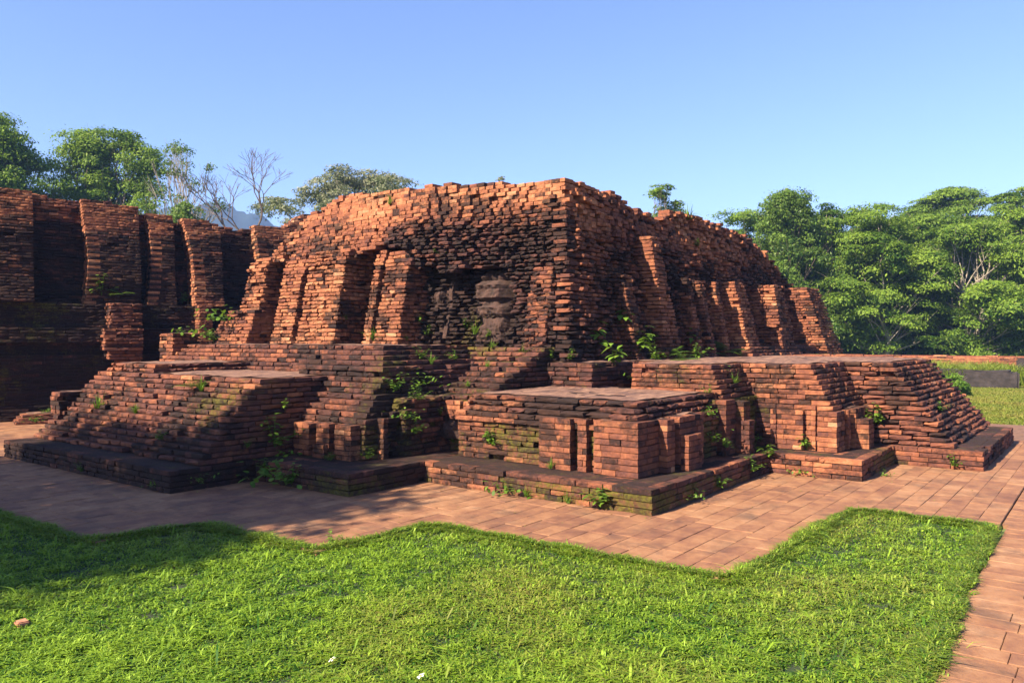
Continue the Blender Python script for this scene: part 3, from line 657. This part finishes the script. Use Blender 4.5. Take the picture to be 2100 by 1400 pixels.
def leaf_cloud(cents, per, lsz, rnd, flat=.35, up=.6):
    """cents: list of (x, y, z, rx, rz). leaf quads spread in each flattened clump"""
    Vs = []; Ts = []
    for (x, y, z, rx, rz) in cents:
        n = max(8, int(per * rx * rx)); 
        k_ = 7; sub = rnd.normal(size=(k_, 3)); sub /= np.linalg.norm(sub, axis=1)[:, None]; sub *= rnd.uniform(.35, 1.0, k_)[:, None]
        pick_ = rnd.integers(0, k_, n); g_ = rnd.normal(0, .27, (n, 3)); g_[:, 2] *= .8
        d = sub[pick_] + g_; rr = np.minimum(np.linalg.norm(d, axis=1), 1.4)
        c = np.array([x, y, z]) + d * np.array([rx, rx, rz])
        c[:, 2] -= (rr ** 2) * rx * .12
        nrm = rnd.normal(size=(n, 3)) * (1 - up) ; nrm[:, 2] += up * 1.0; nrm += d * .6; nrm /= np.linalg.norm(nrm, axis=1)[:, None]
        a = np.cross(nrm, rnd.normal(size=(n, 3))); a /= np.linalg.norm(a, axis=1)[:, None]; b = np.cross(nrm, a)
        s_ = lsz * rnd.uniform(.6, 1.4, n)[:, None]
        q = np.stack([c - a * s_, c - b * s_ * .45, c + a * s_, c + b * s_ * .45], 1)
        q[:, 2, 2] -= s_[:, 0] * .3
        Vs.append(q); tone = np.clip(rnd.normal(.5, .25, n) + rnd.normal(0, .18), 0, 1); dry = np.clip(rnd.normal(.03, .08, n), 0, 1)
        Ts.append(np.repeat(np.stack([tone, dry, np.zeros(n), np.ones(n)], 1)[:, None], 4, 1))
    V = np.concatenate(Vs).reshape(-1, 3); T = np.concatenate(Ts).reshape(-1, 4); m_ = len(V) // 4
    return V, np.arange(len(V)), np.arange(m_) * 4, np.full(m_, 4), T
def make_tree(name, seed, H, spread, ncl, crx, lsz, per, mat, bark, low=.3, flat=.4, loc=(0, 0, 0), trunks=1, up=.6, topbias=1.0, **tg):
    rnd = random.Random(seed); nr = np.random.default_rng(seed)
    root = empty(name, loc, **tg); V = []; Fc = []; cents = []
    bases = [(rnd.uniform(-.3, .3) * (trunks > 1), rnd.uniform(-.3, .3) * (trunks > 1)) for _ in range(trunks)]
    for (bx, by) in bases:
        lean = Vector((rnd.uniform(-.12, .12), rnd.uniform(-.12, .12), 1)) * H * .62 + Vector((bx * 4, by * 4, 0))
        tr = limb(V, Fc, (0, 0, -.1), (bx + lean.x, by + lean.y, H * .62), H * .016 + .03, H * .007, rnd, 6, .035, 8)
        for i in range(ncl // trunks):
            t = low + (1 - low) * (i + rnd.random()) / (ncl // trunks) ** 1.0
            a = rnd.uniform(0, 2 * math.pi); env = math.sin(min(1, max(0.02, (t - low) / (1.02 - low))) ** topbias * math.pi * .86 + .35)
            rr = spread * max(.12, env) * rnd.uniform(.35, 1); z = H * t - crx * flat * .5
            c = (bx + lean.x * t + rr * math.cos(a), by + lean.y * t + rr * math.sin(a), z)
            r_ = crx * rnd.uniform(.6, 1.25); cents.append((*c, r_, r_ * flat))
            j = min(5, max(1, int((t - .22) * 6 / .62 * .9))); s_ = tr[min(j, len(tr) - 1)]
            if s_.z > z: s_ = tr[max(1, j - 2)]
            ps = limb(V, Fc, s_, c, (H * .004 + .01) * min(1, crx), .012, rnd, 3, .07, 5)
            for _ in range(3):
                q = Vector(c) + Vector((rnd.uniform(-1, 1) * r_, rnd.uniform(-1, 1) * r_, rnd.uniform(-.2, 1) * r_ * flat)); tube(V, Fc, ps[-2], q, .014, .005, 4)
    mesh_into(root, 'trunk', V, Fc, bark)
    lv = leaf_cloud(cents, per, lsz, nr, flat, up)
    o = mesh_np('crown', *lv[:4], mat, None, lv[4]); o.parent = root
    return root
def mesh_into(root, name, V, Fc, mat, tint=None, smooth=False):
    o = mesh_py(name, V, Fc, mat, None, tint, smooth=smooth); o.parent = root; return o
def dup(root, loc, rotz, sc, label, group=None):
    r = root.copy(); C.objects.link(r); r.location = loc; r.rotation_euler = (0, 0, rotz); r.scale = (sc, sc, sc); r['label'] = label
    if group: r['group'] = group
    for ch_ in root.children:
        c = ch_.copy(); C.objects.link(c); c.parent = r
    return r
def tl(px, D): x, y = far_at(px, D); return (x, y, -.1)
# right-hand wood
GR = 'trees of the wood on the right'
fa = make_tree('feathery_tree', 11, 9.4, 4.2, 60, 1.15, .085, 1000, M_LEAF, M_BARKP, .2, .42, tl(1820, 46), 2, .7, .8, label='light green feathery tree with a forked pale trunk, in front of the wood', cat='tree', group=GR)
fb = make_tree('feathery_tree', 12, 9.0, 4.8, 76, 1.1, .085, 1000, M_LEAF, M_BARKP, .08, .45, tl(1990, 47), 2, .65, .8, label='wide light green tree with low boughs, right of the forked pale trunk', cat='tree', group=GR)
dk = make_tree('dense_tree', 13, 11.0, 3.1, 80, .95, .09, 1200, M_LEAFD, M_BARK, .08, .9, tl(1630, 47), 1, .35, 1.0, label='dense dark green tree with a pointed top beside the mound', cat='tree', group=GR)
tallt = make_tree('tall_tree', 14, 14.6, 6.2, 70, 1.5, .1, 600, M_LEAF, M_BARKP, .5, .32, tl(1950, 66), 3, .7, .7, label='tallest tree of the wood, flat topped with sky showing through', cat='tree', group=GR)
dup(tallt, tl(2110, 62), 2.2, .96, 'tall flat topped tree cut by the right edge of the picture', GR)
dup(fa, tl(1745, 50), 1.9, 1.12, 'light green tree with a reddish low branch, right of the dense dark tree', GR)
dup(fb, tl(1900, 54), 3.0, 1.2, 'bushy light green tree under the tallest tree', GR)
dup(fb, tl(2095, 50), 4.4, 1.15, 'bright leafy tree low at the right edge', GR)
dup(fb, tl(1790, 58), 1.3, 1.2, 'olive green tree behind the light green ones, centre of the wood', GR)
dup(fb, tl(2010, 62), 5.4, 1.25, 'tree filling the middle of the wood beneath the tallest crown', GR)
dup(dk, tl(1700, 60), .7, .98, 'dark tree in the gap right of the pointed top', GR)
dup(dk, tl(2120, 60), 3.9, 1.0, 'dark tree behind the bright leafy tree at the right edge', GR)
dup(fa, tl(1550, 56), 5.0, 1.22, 'thin light green tree half hidden by the slope of the mound', GR)
dup(fa, tl(1610, 62), 3.3, 1.3, 'feathery top rising behind the dense dark tree', GR)
dup(dk, tl(1880, 72), 5.2, 1.1, 'dark tree deep in the wood behind the bushy light green tree', GR)
# undergrowth
bu = make_tree('bush', 31, 2.6, 2.6, 34, .8, .08, 1200, M_LEAFD, M_BARK, .05, .9, tl(1700, 50), 2, .35, 1.0, label='dark bush at the foot of the wood, nearest the mound', cat='bush', group='bushes at the foot of the wood')
BL = ['dark bush between the mound and the forked pale trunk', 'dark bush just behind the forked pale trunk', 'low dark bush right of the forked pale trunk', 'dark bush in the middle of the wood edge', 'dark bush under the wide light green tree', 'dark bush below the tallest tree', 'dark bush near the right edge, second from it', 'dark bush cut by the right edge', 'bush deep in shade behind the wood edge, left', 'bush deep in shade behind the wood edge, middle', 'bush deep in shade behind the wood edge, right']
for i, L_ in enumerate(BL):
    px = 1755 + i * 55 if i < 8 else 1730 + (i - 8) * 150
    dup(bu, tl(px, 51 + (i % 3) * 1.5 if i < 8 else 58), i * 1.7, [1.1, 1.3, 1.0, 1.35, 1.2, 1.4, 1.2, 1.3, 1.9, 2.0, 1.9][i], L_, 'bushes at the foot of the wood')
# behind the mound
make_tree('flowering_tree', 41, 13.0, 6.0, 60, 1.15, .085, 620, M_LEAFP, M_BARKP, .62, .42, tl(750, 52), 2, .5, .7, label='pale flowering tree showing above the left part of the mound', cat='tree')
make_tree('slender_tree', 42, 11.5, 1.2, 12, .55, .09, 900, M_LEAF, M_BARK, .8, .5, tl(1358, 48), 1, .8, .8, label='small feathery tree top peeping over the right slope of the mound', cat='tree')
make_tree('slender_tree', 43, 13.3, .6, 6, .4, .07, 800, M_LEAFP, M_BARK, .85, .5, tl(1042, 54), 1, .5, .8, label='tiny grey-green tree tip over the top of the mound', cat='tree')
make_tree('large_tree', 51, 16.0, 3.1, 64, 1.35, .1, 760, M_LEAF, M_BARK, .45, .6, tl(48, 50), 2, .5, .9, label='large leafy tree at the left edge, leftmost of all', cat='tree', group='large trees at the left')
make_tree('large_tree', 52, 16.0, 2.5, 60, 1.3, .1, 760, M_LEAF, M_BARK, .45, .65, tl(158, 51), 2, .5, .9, label='large leafy tree second from the left edge, with a rounded right side', cat='tree', group='large trees at the left')
make_tree('sparse_tree', 53, 13.3, 2.5, 60, .42, .07, 420, M_LEAFD, M_BARKP, .55, .8, tl(362, 44), 2, .4, .8, label='thin sparse tree with grey twigs between the leafy trees and the bare one', cat='tree')
make_tree('olive_tree', 54, 9.9, 1.1, 20, .62, .08, 700, M_LEAF, M_BARKP, .5, .6, tl(300, 43), 1, .5, .9, label='short olive green tree left of the sparse tree', cat='tree')
make_tree('bush', 55, 9.2, 1.1, 18, .55, .08, 1100, M_LEAFD, M_BARK, .7, .7, tl(408, 42), 1, .4, 1.0, label='round dark green bush just above the shaded wall', cat='bush')
def bare_tree(seed, trunk, L0, loc, lean, label, levels=6, ang=.5):
    rnd = random.Random(seed); V = []; Fc = []
    def grow(p, d, L, r_, lv):
        q = p + d * L; mid = p.lerp(q, .5) + Vector((rnd.uniform(-1, 1), rnd.uniform(-1, 1), 0)) * L * .08
        tube(V, Fc, p, mid, r_, r_ * .88, 6); tube(V, Fc, mid, q, r_ * .88, r_ * .76, 6)
        if lv == 0: return
        for i in range(2 if rnd.random() < .7 else 3):
            nd = (d + Vector((rnd.uniform(-1, 1), rnd.uniform(-1, 1), rnd.uniform(-.25, .4))) * ang).normalized()
            grow(q, nd, L * rnd.uniform(.68, .98), max(.009, r_ * rnd.uniform(.58, .74)), lv - 1)
    root = empty('bare_tree', loc, label=label, cat='tree', group='leafless trees')
    tp = Vector((rnd.uniform(-.3, .3), rnd.uniform(-.3, .3), trunk)); limb(V, Fc, (0, 0, 0), tp, .16, .1, rnd, 5, .03, 8)
    ln = Vector((lean * SA, -lean * CA, 1)).normalized()
    grow(tp, ln, L0, .085, levels); grow(tp, (ln + Vector((-.7 * SA, .7 * CA, -.1))).normalized(), L0 * .8, .06, levels - 1)
    mesh_into(root, 'trunk', V, Fc, simple('bare_bark', (.13, .095, .085), .9, 8)); return root
bare_tree(5, 6.9, 1.4, tl(505, 44), .5, 'taller leafless tree in front of the blue hill', 6, .72)
bare_tree(9, 7.5, 1.0, tl(468, 45), -.3, 'shorter leafless tree left of the taller one', 6, .75)
# shade tree standing outside the picture on the left
st = make_tree('shade_tree', 61, 8.2, 1.9, 34, 1.05, .1, 700, M_LEAF, M_BARK, .66, .45, (-4.55, 9.8, 0), 1, .4, 1.0, label='leafy tree left of the lawn whose shade falls on the path and steps', cat='tree', group='shade trees left of the lawn')
dup(st, (-4.8, 12.9, 0), 2.0, .98, 'farther leafy tree left of the lawn, shading the foot of the steps', 'shade trees left of the lawn')
# ---- far low wall, stones
m = Bricks(); fw = empty('boundary_wall', (42, 12, 0), label='long low brick wall running along the foot of the wood', cat='wall')
wall(m, 'L', lambda a, z: 42.0, lambda z: 2.5, lambda z: 30.0, 0, 14, .0755, jit=.008, ero=.4, bl=(.3, .6), tone=.6, dirt=.3, depth=.4, top=lambda a: 1.05)
m.box.append((((42.15, 2.5), (42.5, 2.5), (42.5, 30), (42.15, 30)), 0, 1.03, (.5, .3, 0), 0))
m.build('wall_face', fw)
def stone(name, x0, y0, z0, x1, y1, z1, mat, seed, **tg):
    bm = bmesh.new(); bmesh.ops.create_cube(bm, size=1)
    for v in bm.verts: v.co = Vector((v.co.x * (x1 - x0), v.co.y * (y1 - y0), v.co.z * (z1 - z0)))
    bmesh.ops.bevel(bm, geom=bm.edges[:], offset=min(x1 - x0, y1 - y0, z1 - z0) * .12, segments=2, affect='EDGES')
    bmesh.ops.subdivide_edges(bm, edges=bm.edges[:], cuts=3, use_grid_fill=True)
    s_ = min(x1 - x0, y1 - y0, z1 - z0)
    for v in bm.verts: v.co += Vector([noise.noise(v.co * 2.2 / s_ * .5 + Vector((seed, i * 7, 0))) for i in range(3)]) * s_ * .12
    me = bpy.data.meshes.new(name); bm.to_mesh(me); bm.free(); me.materials.append(mat)
    o = bpy.data.objects.new(name, me); C.objects.link(o); o.location = ((x0 + x1) / 2, (y0 + y1) / 2, (z0 + z1) / 2); return tag(o, **tg)
# stone slabs lying in the grass on the right
x, y = ground_at(1990, 792); 
s1 = stone('stone_slab', x, y - 1.3, -.1, x + .5, y + 1.5, .62, M_STONE, 2, label='long dark stone slab lying in the grass at the right', cat='stone', group='dark stones in the grass')
x, y = ground_at(2052, 794)
s2 = stone('stone_slab', x, y - .55, -.1, x + .5, y + .35, .55, M_STONE, 5, label='shorter dark stone slab, right of the long one', cat='stone', group='dark stones in the grass')
x, y = far_at(2096, 33)
s3 = stone('stone_slab', x, y - .5, -.1, x + .4, y + .2, .95, M_STONE, 8, label='small grey stone standing by the right edge before the low wall', cat='stone', group='dark stones in the grass')
# ---- small plants, placed on the surface they grow from
VV = []; PP = []; off = 0
for Vn, polys in ALLBVH:
    VV += [tuple(v) for v in Vn]; PP += [tuple(int(i) + off for i in p) for p in polys]; off += len(Vn)
bvh = BVHTree.FromPolygons(VV, PP)
def pick(px, py):
    r = (px - 1050) / F; d = Vector((CA + r * SA, SA - r * CA, -(py - 700) / F)).normalized()
    h = bvh.ray_cast(Vector((0, 0, EYE)), d)
    if h[0] is None or h[3] > 60:
        if py > 702: x, y = ground_at(px, py, -.05); return Vector((x, y, -.05))
        return None
    return h[0] + Vector((-.02, -.01, -.01))
def ribbon(V, Fc, T, p, d, L, w, droop, tone, segs=4):
    d = d.normalized(); s_ = d.cross(Vector((0, 0, 1)));
    if s_.length < .01: s_ = Vector((1, 0, 0))
    s_.normalize(); o = len(V)
    for i in range(segs + 1):
        t = i / segs; c = p + d * L * t - Vector((0, 0, droop * L * t * t)); ww = w * math.sin(math.pi * min(.97, .12 + .88 * t) ** .8) * .5
        V.append(tuple(c - s_ * ww)); V.append(tuple(c + s_ * ww)); T.extend([tone] * 2)
    for i in range(segs): a = o + 2 * i; Fc.append((a, a + 1, a + 3, a + 2))
def plant_mesh(kind, seed):
    rnd = random.Random(seed); V = []; Fc = []; T = []; up = Vector((0, 0, 1))
    def tn(b=.5): return (min(1, max(0, rnd.gauss(b, .25))), max(0, rnd.gauss(.03, .06)), 0, 1)
    def rdir(lo, hi): a = rnd.uniform(0, 6.283); e = rnd.uniform(lo, hi); return Vector((math.cos(a) * math.cos(e), math.sin(a) * math.cos(e), math.sin(e)))
    if kind == 'grass_tuft':
        for _ in range(46): ribbon(V, Fc, T, Vector((rnd.gauss(0, .05), rnd.gauss(0, .05), 0)), rdir(.5, 1.5), rnd.uniform(.5, 1.1), .035, rnd.uniform(.1, .6), tn(.6))
    elif kind == 'fern':
        for _ in range(9):
            d = rdir(.35, 1.2); L = rnd.uniform(.7, 1.1); dr = .45
            for i in range(2, 15):
                t = i / 15; c = d * L * t - up * dr * L * t * t; s_ = d.cross(up).normalized(); ll = .26 * math.sin(math.pi * min(1, t + .12)) + .03
                for sg in (-1, 1): ribbon(V, Fc, T, c, s_ * sg + d * .35, ll, .055, .25, tn(.45), 2)
    elif kind == 'leafy_weed':
        for _ in range(8):
            d = rdir(.6, 1.5); L = rnd.uniform(.45, 1); 
            for i in range(3, 12):
                t = i / 12; c = d * L * t - up * .1 * t; a = i * 2.4 + rnd.random()
                ribbon(V, Fc, T, c, Vector((math.cos(a), math.sin(a), rnd.uniform(-.1, .5))), rnd.uniform(.14, .26), .11, .3, tn(.55), 3)
            ribbon(V, Fc, T, Vector((0, 0, 0)), d, L, .02, .1, tn(.2), 3)
    elif kind == 'broadleaf':
        for _ in range(4):
            d = rdir(.9, 1.5); L = rnd.uniform(.6, 1)
            ribbon(V, Fc, T, Vector((0, 0, 0)), d, L, .025, .1, tn(.2), 3)
            for i in range(2, 7):
                t = i / 6; a = i * 2.1 + rnd.random() * 2
                ribbon(V, Fc, T, d * L * t, Vector((math.cos(a), math.sin(a), rnd.uniform(-.2, .3))), rnd.uniform(.26, .42), .2, .45, tn(.6), 4)
    elif kind == 'creeper':
        for _ in range(60):
            c = Vector((rnd.gauss(0, .3), rnd.gauss(0, .3), abs(rnd.gauss(0, .16)))); ribbon(V, Fc, T, c, rdir(-.4, 1.2), rnd.uniform(.1, .22), .09, .3, tn(.45), 3)
    return V, Fc, T
def place_plants(items):
    i = 0; cache = {}
    for (px, py, kind, size, label) in items:
        p = pick(px, py)
        if p is None: print('no surface', px, py); continue
        key = (kind, i % 3)
        if key not in cache:
            V, Fc, T = plant_mesh(kind, i * 13 + 5); o = mesh_py(kind, V, Fc, M_WEED, tint=T); cache[key] = o
        else:
            o = cache[key].copy(); C.objects.link(o)
        o.location = p; o.rotation_euler = (0, 0, i * 1.1); o.scale = (size * 1.3,) * 3
        tag(o, label=label, cat={'grass_tuft': 'grass tuft', 'fern': 'fern', 'leafy_weed': 'weed', 'broadleaf': 'weed', 'creeper': 'creeper'}[kind]); i += 1
place_plants([
 (765, 697, 'grass_tuft', .30, 'bright grass tuft at the foot of the fourth buttress of the sunlit face'),
 (860, 662, 'broadleaf', .14, 'small broad leaf plant left of the carved niche'),
 (905, 528, 'leafy_weed', .22, 'yellow-green weed in the hollow high above the carved niche'),
 (955, 672, 'leafy_weed', .22, 'bright weed in the dark gap between niche and sandstone block'),
 (975, 684, 'grass_tuft', .22, 'grass growing at the foot of the dark sandstone block'),
 (880, 686, 'leafy_weed', .16, 'low weed under the carved niche'),
 (835, 697, 'leafy_weed', .16, 'weed on the ledge left of the niche foot'),
 (1000, 690, 'leafy_weed', .16, 'weed on the ledge right of the sandstone block foot'),
 (1075, 722, 'leafy_weed', .13, 'lone small weed low on the wall right of the niche'),
 (1168, 735, 'leafy_weed', .18, 'weed on the ledge under the corner of the mound'),
 (712, 655, 'leafy_weed', .13, 'small weed in the shadow right of the third buttress'),
 (1240, 720, 'broadleaf', .45, 'tall leafy plant on the ledge right of the mound corner'),
 (1280, 680, 'broadleaf', .42, 'broad leaf plant with arching leaves left of the tall red buttress'),
 (1262, 748, 'broadleaf', .30, 'leafy plant hanging over the low dark wall'),
 (1305, 730, 'broadleaf', .40, 'pale leafy plant at the foot of the tall red buttress'),
 (1375, 732, 'fern', .42, 'bright fern in front of the dark recess'),
 (1400, 738, 'fern', .34, 'lower fern with spreading fronds beside the bright one'),
 (1450, 725, 'fern', .45, 'tall shaded fern standing left of the right buttresses'),
 (1487, 722, 'fern', .48, 'fern with upright fronds against the second large buttress'),
 (1425, 735, 'leafy_weed', .35, 'shaded weed clump between the ferns'),
 (1345, 738, 'leafy_weed', .28, 'weed clump right of the tall red buttress foot'),
 (1290, 775, 'creeper', .3, 'creeper trailing down the corner beside the raised steps'),
 (1490, 775, 'leafy_weed', .25, 'weed on the steps between the two right terraces'),
 (1505, 785, 'grass_tuft', .16, 'grass tuft below the weed between the right terraces'),
 (1455, 806, 'leafy_weed', .14, 'small weed at the back right corner of the front platform top'),
 (1450, 850, 'creeper', .22, 'weeds on the steps behind the front platform'),
 (1455, 905, 'creeper', .32, 'dark weeds in the shaded nook right of the front platform'),
 (1490, 915, 'grass_tuft', .14, 'grass blades in the nook beside the mossy block'),
 (1580, 935, 'leafy_weed', .22, 'bright weed in the inner corner of the plinth'),
 (1655, 920, 'broadleaf', .17, 'small leafy plant at the pilasters of the right terrace'),
 (1640, 968, 'creeper', .22, 'creeping weed at the foot of the right plinth'),
 (1470, 998, 'leafy_weed', .18, 'weed hanging on the dark side of the front plinth'),
 (1540, 965, 'leafy_weed', .20, 'bright weed near the end of the dark plinth side'),
 (1415, 1018, 'creeper', .2, 'dark creeping weeds along the shaded plinth side'),
 (1235, 1035, 'leafy_weed', .26, 'upright weed against the sunlit front plinth near its corner'),
 (1165, 1028, 'grass_tuft', .13, 'grass tuft at the base of the sunlit plinth'),
 (1040, 1008, 'creeper', .34, 'green weed patch at the middle of the sunlit plinth'),
 (1080, 1015, 'grass_tuft', .13, 'grass tuft right of the weed patch at the plinth'),
 (1010, 912, 'leafy_weed', .2, 'weed in the mossy nook left of the front platform'),
 (1002, 905, 'broadleaf', .16, 'yellow-green leaf plant at the nook beside the dark block'),
 (1130, 958, 'grass_tuft', .13, 'dry tuft under the left pilaster of the front platform'),
 (575, 985, 'creeper', .55, 'thick green weed clump in the inner corner left of the plinth'),
 (600, 990, 'leafy_weed', .28, 'leafy weed at the right end of the thick clump'),
 (545, 975, 'leafy_weed', .28, 'leafy weed at the left end of the thick clump'),
 (565, 915, 'leafy_weed', .4, 'tall yellow-green weed beside the dark steps'),
 (583, 932, 'creeper', .26, 'creeping weed at the left pilaster foot'),
 (680, 942, 'leafy_weed', .14, 'small weed between the pilasters of the second terrace'),
 (757, 938, 'leafy_weed', .14, 'small weed right of the second terrace corner'),
 (815, 800, 'leafy_weed', .26, 'weed hanging on the upper steps above the dark gap'),
 (862, 790, 'creeper', .34, 'bright creeper above the dark gap'),
 (858, 820, 'leafy_weed', .22, 'weed in the dark gap under the creeper'),
 (865, 735, 'leafy_weed', .2, 'weed on the grassy ledge below the niche'),
 (885, 745, 'grass_tuft', .16, 'dry grass on the ledge below the niche'),
 (960, 790, 'grass_tuft', .1, 'thin grass on the mossy steps'),
 (400, 795, 'fern', .3, 'fern growing on the steps under the platform edge'),
 (415, 800, 'grass_tuft', .2, 'grass tuft just right of the step fern'),
 (203, 835, 'grass_tuft', .22, 'bright grass tuft at the left part of the steps'),
 (280, 845, 'grass_tuft', .18, 'dull green tuft in the middle of the steps'),
 (330, 900, 'leafy_weed', .17, 'weed on the lower dark steps'),
 (585, 838, 'broadleaf', .12, 'single small leaf plant right of the dark steps'),
 (510, 915, 'leafy_weed', .12, 'weed on the shaded end of the steps'),
 (410, 985, 'creeper', .22, 'dark weed on the shaded plinth end'),
 (320, 995, 'creeper', .16, 'weed along the foot of the left plinth'),
 (170, 965, 'leafy_weed', .14, 'small weed at the plinth further left'),
 (70, 862, 'creeper', .22, 'green weed clump beside the small brick step'),
 (460, 660, 'creeper', .6, 'shrubby weed on the shaded ledge left of the sunlit buttress'),
 (400, 690, 'creeper', .5, 'grey twiggy weed below the ledge of the second ruin'),
 (440, 702, 'leafy_weed', .35, 'yellow-green weed at the foot of the end buttress'),
 (210, 605, 'leafy_weed', .5, 'upright weed on the ledge of the second ruin'),
 (250, 605, 'fern', .42, 'fern on the ledge of the second ruin'),
 (375, 622, 'leafy_weed', .4, 'weed on the ledge by the tall leaning buttress'),
 (800, 418, 'grass_tuft', .2, 'dry grass blades near the mound top, left'),
 (1410, 450, 'grass_tuft', .4, 'dry yellow grass in the notch of the mound top'),
 (1432, 505, 'leafy_weed', .22, 'small weed high on the shaded face of the mound'),
 (1465, 480, 'leafy_weed', .15, 'tiny weed on the shaded face below the notch'),
 (1800, 870, 'leafy_weed', .35, 'leaning weed between the two right terraces'),
 (1550, 900, 'creeper', .16, 'moss and weed beside the right block'),
 (1955, 955, 'leafy_weed', .17, 'small weed at the foot of the end plinth'),
 (1926, 842, 'leafy_weed', .17, 'weed on the ridged end terrace'),
 (1815, 975, 'creeper', .14, 'weed at the shaded plinth corner'),
 (1010, 712, 'grass_tuft', .14, 'dry grass on the step under the sandstone block'),
 (935, 738, 'leafy_weed', .18, 'weed on the mossy steps in the middle'),
 (1000, 752, 'grass_tuft', .13, 'thin tuft on the mossy steps right of the middle weed'),
 (835, 858, 'creeper', .26, 'creeper low on the dark gap between the terraces'),
 (850, 888, 'leafy_weed', .2, 'weed at the bottom of the dark gap'),
 (905, 850, 'leafy_weed', .15, 'small weed on the carved corner block'),
 (930, 905, 'grass_tuft', .12, 'yellowish tuft on the mossy block foot'),
 (1130, 735, 'leafy_weed', .15, 'weed low on the mound corner'),
 (1330, 700, 'leafy_weed', .3, 'tall weed climbing beside the tall red buttress'),
 (1415, 705, 'broadleaf', .3, 'shaded broad leaf plant above the ferns'),
 (680, 1112, 'leafy_weed', .13, 'bright weed standing at the lawn edge'),
 (1690, 1110, 'leafy_weed', .12, 'weed with a tiny flower at the kerb of the lawn'),
 (100, 845, 'creeper', .2, 'yellow mossy growth on the small brick step'),
])
rb = make_tree('bush', 71, .75, .5, 40, .28, .05, 6000, M_WEED, M_BARK, .05, .7, (*ground_at(1985, 808), -.06), 3, .4, 1.0, label='round bright green bush in front of the dark slab', cat='bush')
# loose brick and flowers in the lawn
x, y = ground_at(45, 1282, -.02)
stone('loose_brick', x - .035, y - .03, -.05, x + .035, y + .035, .012, simple('orange_brick_lump', (.45, .2, .11), .9, 20), 4, label='small broken orange brick lying on the lawn at the left', cat='brick')
def flower(px, py, label, tilt):
    x, y = ground_at(px, py, .03); root = empty('daisy', (x, y, -.05), label=label, cat='flower', group='white daisies in the lawn')
    V = []; Fc = []; tube(V, Fc, (0, 0, 0), (0, 0, .085), .0015, .0012, 5); mesh_into(root, 'stem', V, Fc, simple('stem_green', (.06, .14, .02)))
    V = []; Fc = []
    for i in range(5):
        a = i / 5 * 6.283 + tilt; c, s_ = math.cos(a), math.sin(a); o = len(V)
        for (r_, w_, z_) in ((.004, .003, .086), (.014, .006, .09), (.022, .0045, .088)):
            V += [(c * r_ - s_ * w_, s_ * r_ + c * w_, z_), (c * r_ + s_ * w_, s_ * r_ - c * w_, z_)]
        Fc += [(o, o + 1, o + 3, o + 2), (o + 2, o + 3, o + 5, o + 4)]
    mesh_into(root, 'petals', V, Fc, M_WHITE)
    bm = bmesh.new(); bmesh.ops.create_icosphere(bm, subdivisions=1, radius=.006)
    for v in bm.verts: v.co.z = v.co.z * .6 + .09
    me = bpy.data.meshes.new('flower_centre'); bm.to_mesh(me); bm.free(); me.materials.append(M_YEL); o = bpy.data.objects.new('flower_centre', me); C.objects.link(o); o.parent = root
    root.rotation_euler = (-.5 * SA * 1.0, .5 * -CA * -1.0 * -1, 0)
flower(698, 1348, 'white daisy with yellow centre, left of the two in the lawn', .3)
flower(880, 1382, 'white daisy with yellow centre, right of the two in the lawn', .9)
# dry leaves and brick crumbs lying on the paving
def litter():
    n = 2600; x = RNG.uniform(3.2, 18, n); y = RNG.uniform(.9, 14, n); d = np.full(n, 9.0)
    for u0, v0, u1, v1, _ in PL:
        dx = np.maximum(u0 - x, 0); dy = np.maximum(v0 - y, 0); d = np.minimum(d, np.where((x < u1) & (y < v1), np.hypot(dx, dy), 9))
    ok = ~inpoly(x, y, LAWN) & ~in_plinth(x, y) & (RNG.random(n) < np.where(d < .25, 1, .22)) & ~((x > 7.2) & (y > 5) & (x < 9)) & (x - y * .7 < 12) & (d > .02)
    x, y = x[ok], y[ok]; m_ = len(x)
    T = np.stack([RNG.random(m_), RNG.uniform(.4, 1, m_), np.zeros(m_), np.ones(m_)], 1)
    o = blades('leaf_litter', x, y, np.full(m_, .002), RNG.uniform(.004, .012, m_), RNG.uniform(.006, .016, m_), M_GRASS, 3.0, T)
    tag(o, kind='stuff', label='dry leaves and bits of grass scattered on the brick paving', cat='litter')
litter()
def wildflowers():
    x, y = fan(260, 30, 36.5, 1880, 2160); V = []; Fc = []
    for a, b in zip(x, y):
        z = random.uniform(.35, .75); r_ = random.uniform(.02, .04); o = len(V)
        V += [(a - r_, b, z), (a, b - r_, z + .01), (a + r_, b, z), (a, b + r_, z + .015)]; Fc.append((o, o + 1, o + 2, o + 3))
    tag(mesh_py('wildflowers', V, Fc, M_WHITE), kind='stuff', label='tiny white wildflowers in the tall grass at the right', cat='flower')
wildflowers()
# ---------------------------------------------------------------- haze
bm = bmesh.new(); bmesh.ops.create_cube(bm, size=1)
for v in bm.verts: v.co = Vector((v.co.x * 1010 + 405, v.co.y * 1520 + 150, v.co.z * 146 + 71.9))
me = bpy.data.meshes.new('haze'); bm.to_mesh(me); bm.free(); hz = bpy.data.objects.new('haze', me); C.objects.link(hz); tag(hz, kind='stuff')
mh = bpy.data.materials.new('haze'); mh.use_nodes = True; n_ = mh.node_tree; n_.nodes.remove(n_.nodes['Principled BSDF'])
pv = n_.nodes.new('ShaderNodeVolumePrincipled'); pv.inputs['Color'].default_value = (.27, .47, 1, 1); pv.inputs['Density'].default_value = .0005; pv.inputs['Anisotropy'].default_value = 0
n_.links.new(pv.outputs[0], n_.nodes['Material Output'].inputs['Volume']); me.materials.append(mh)
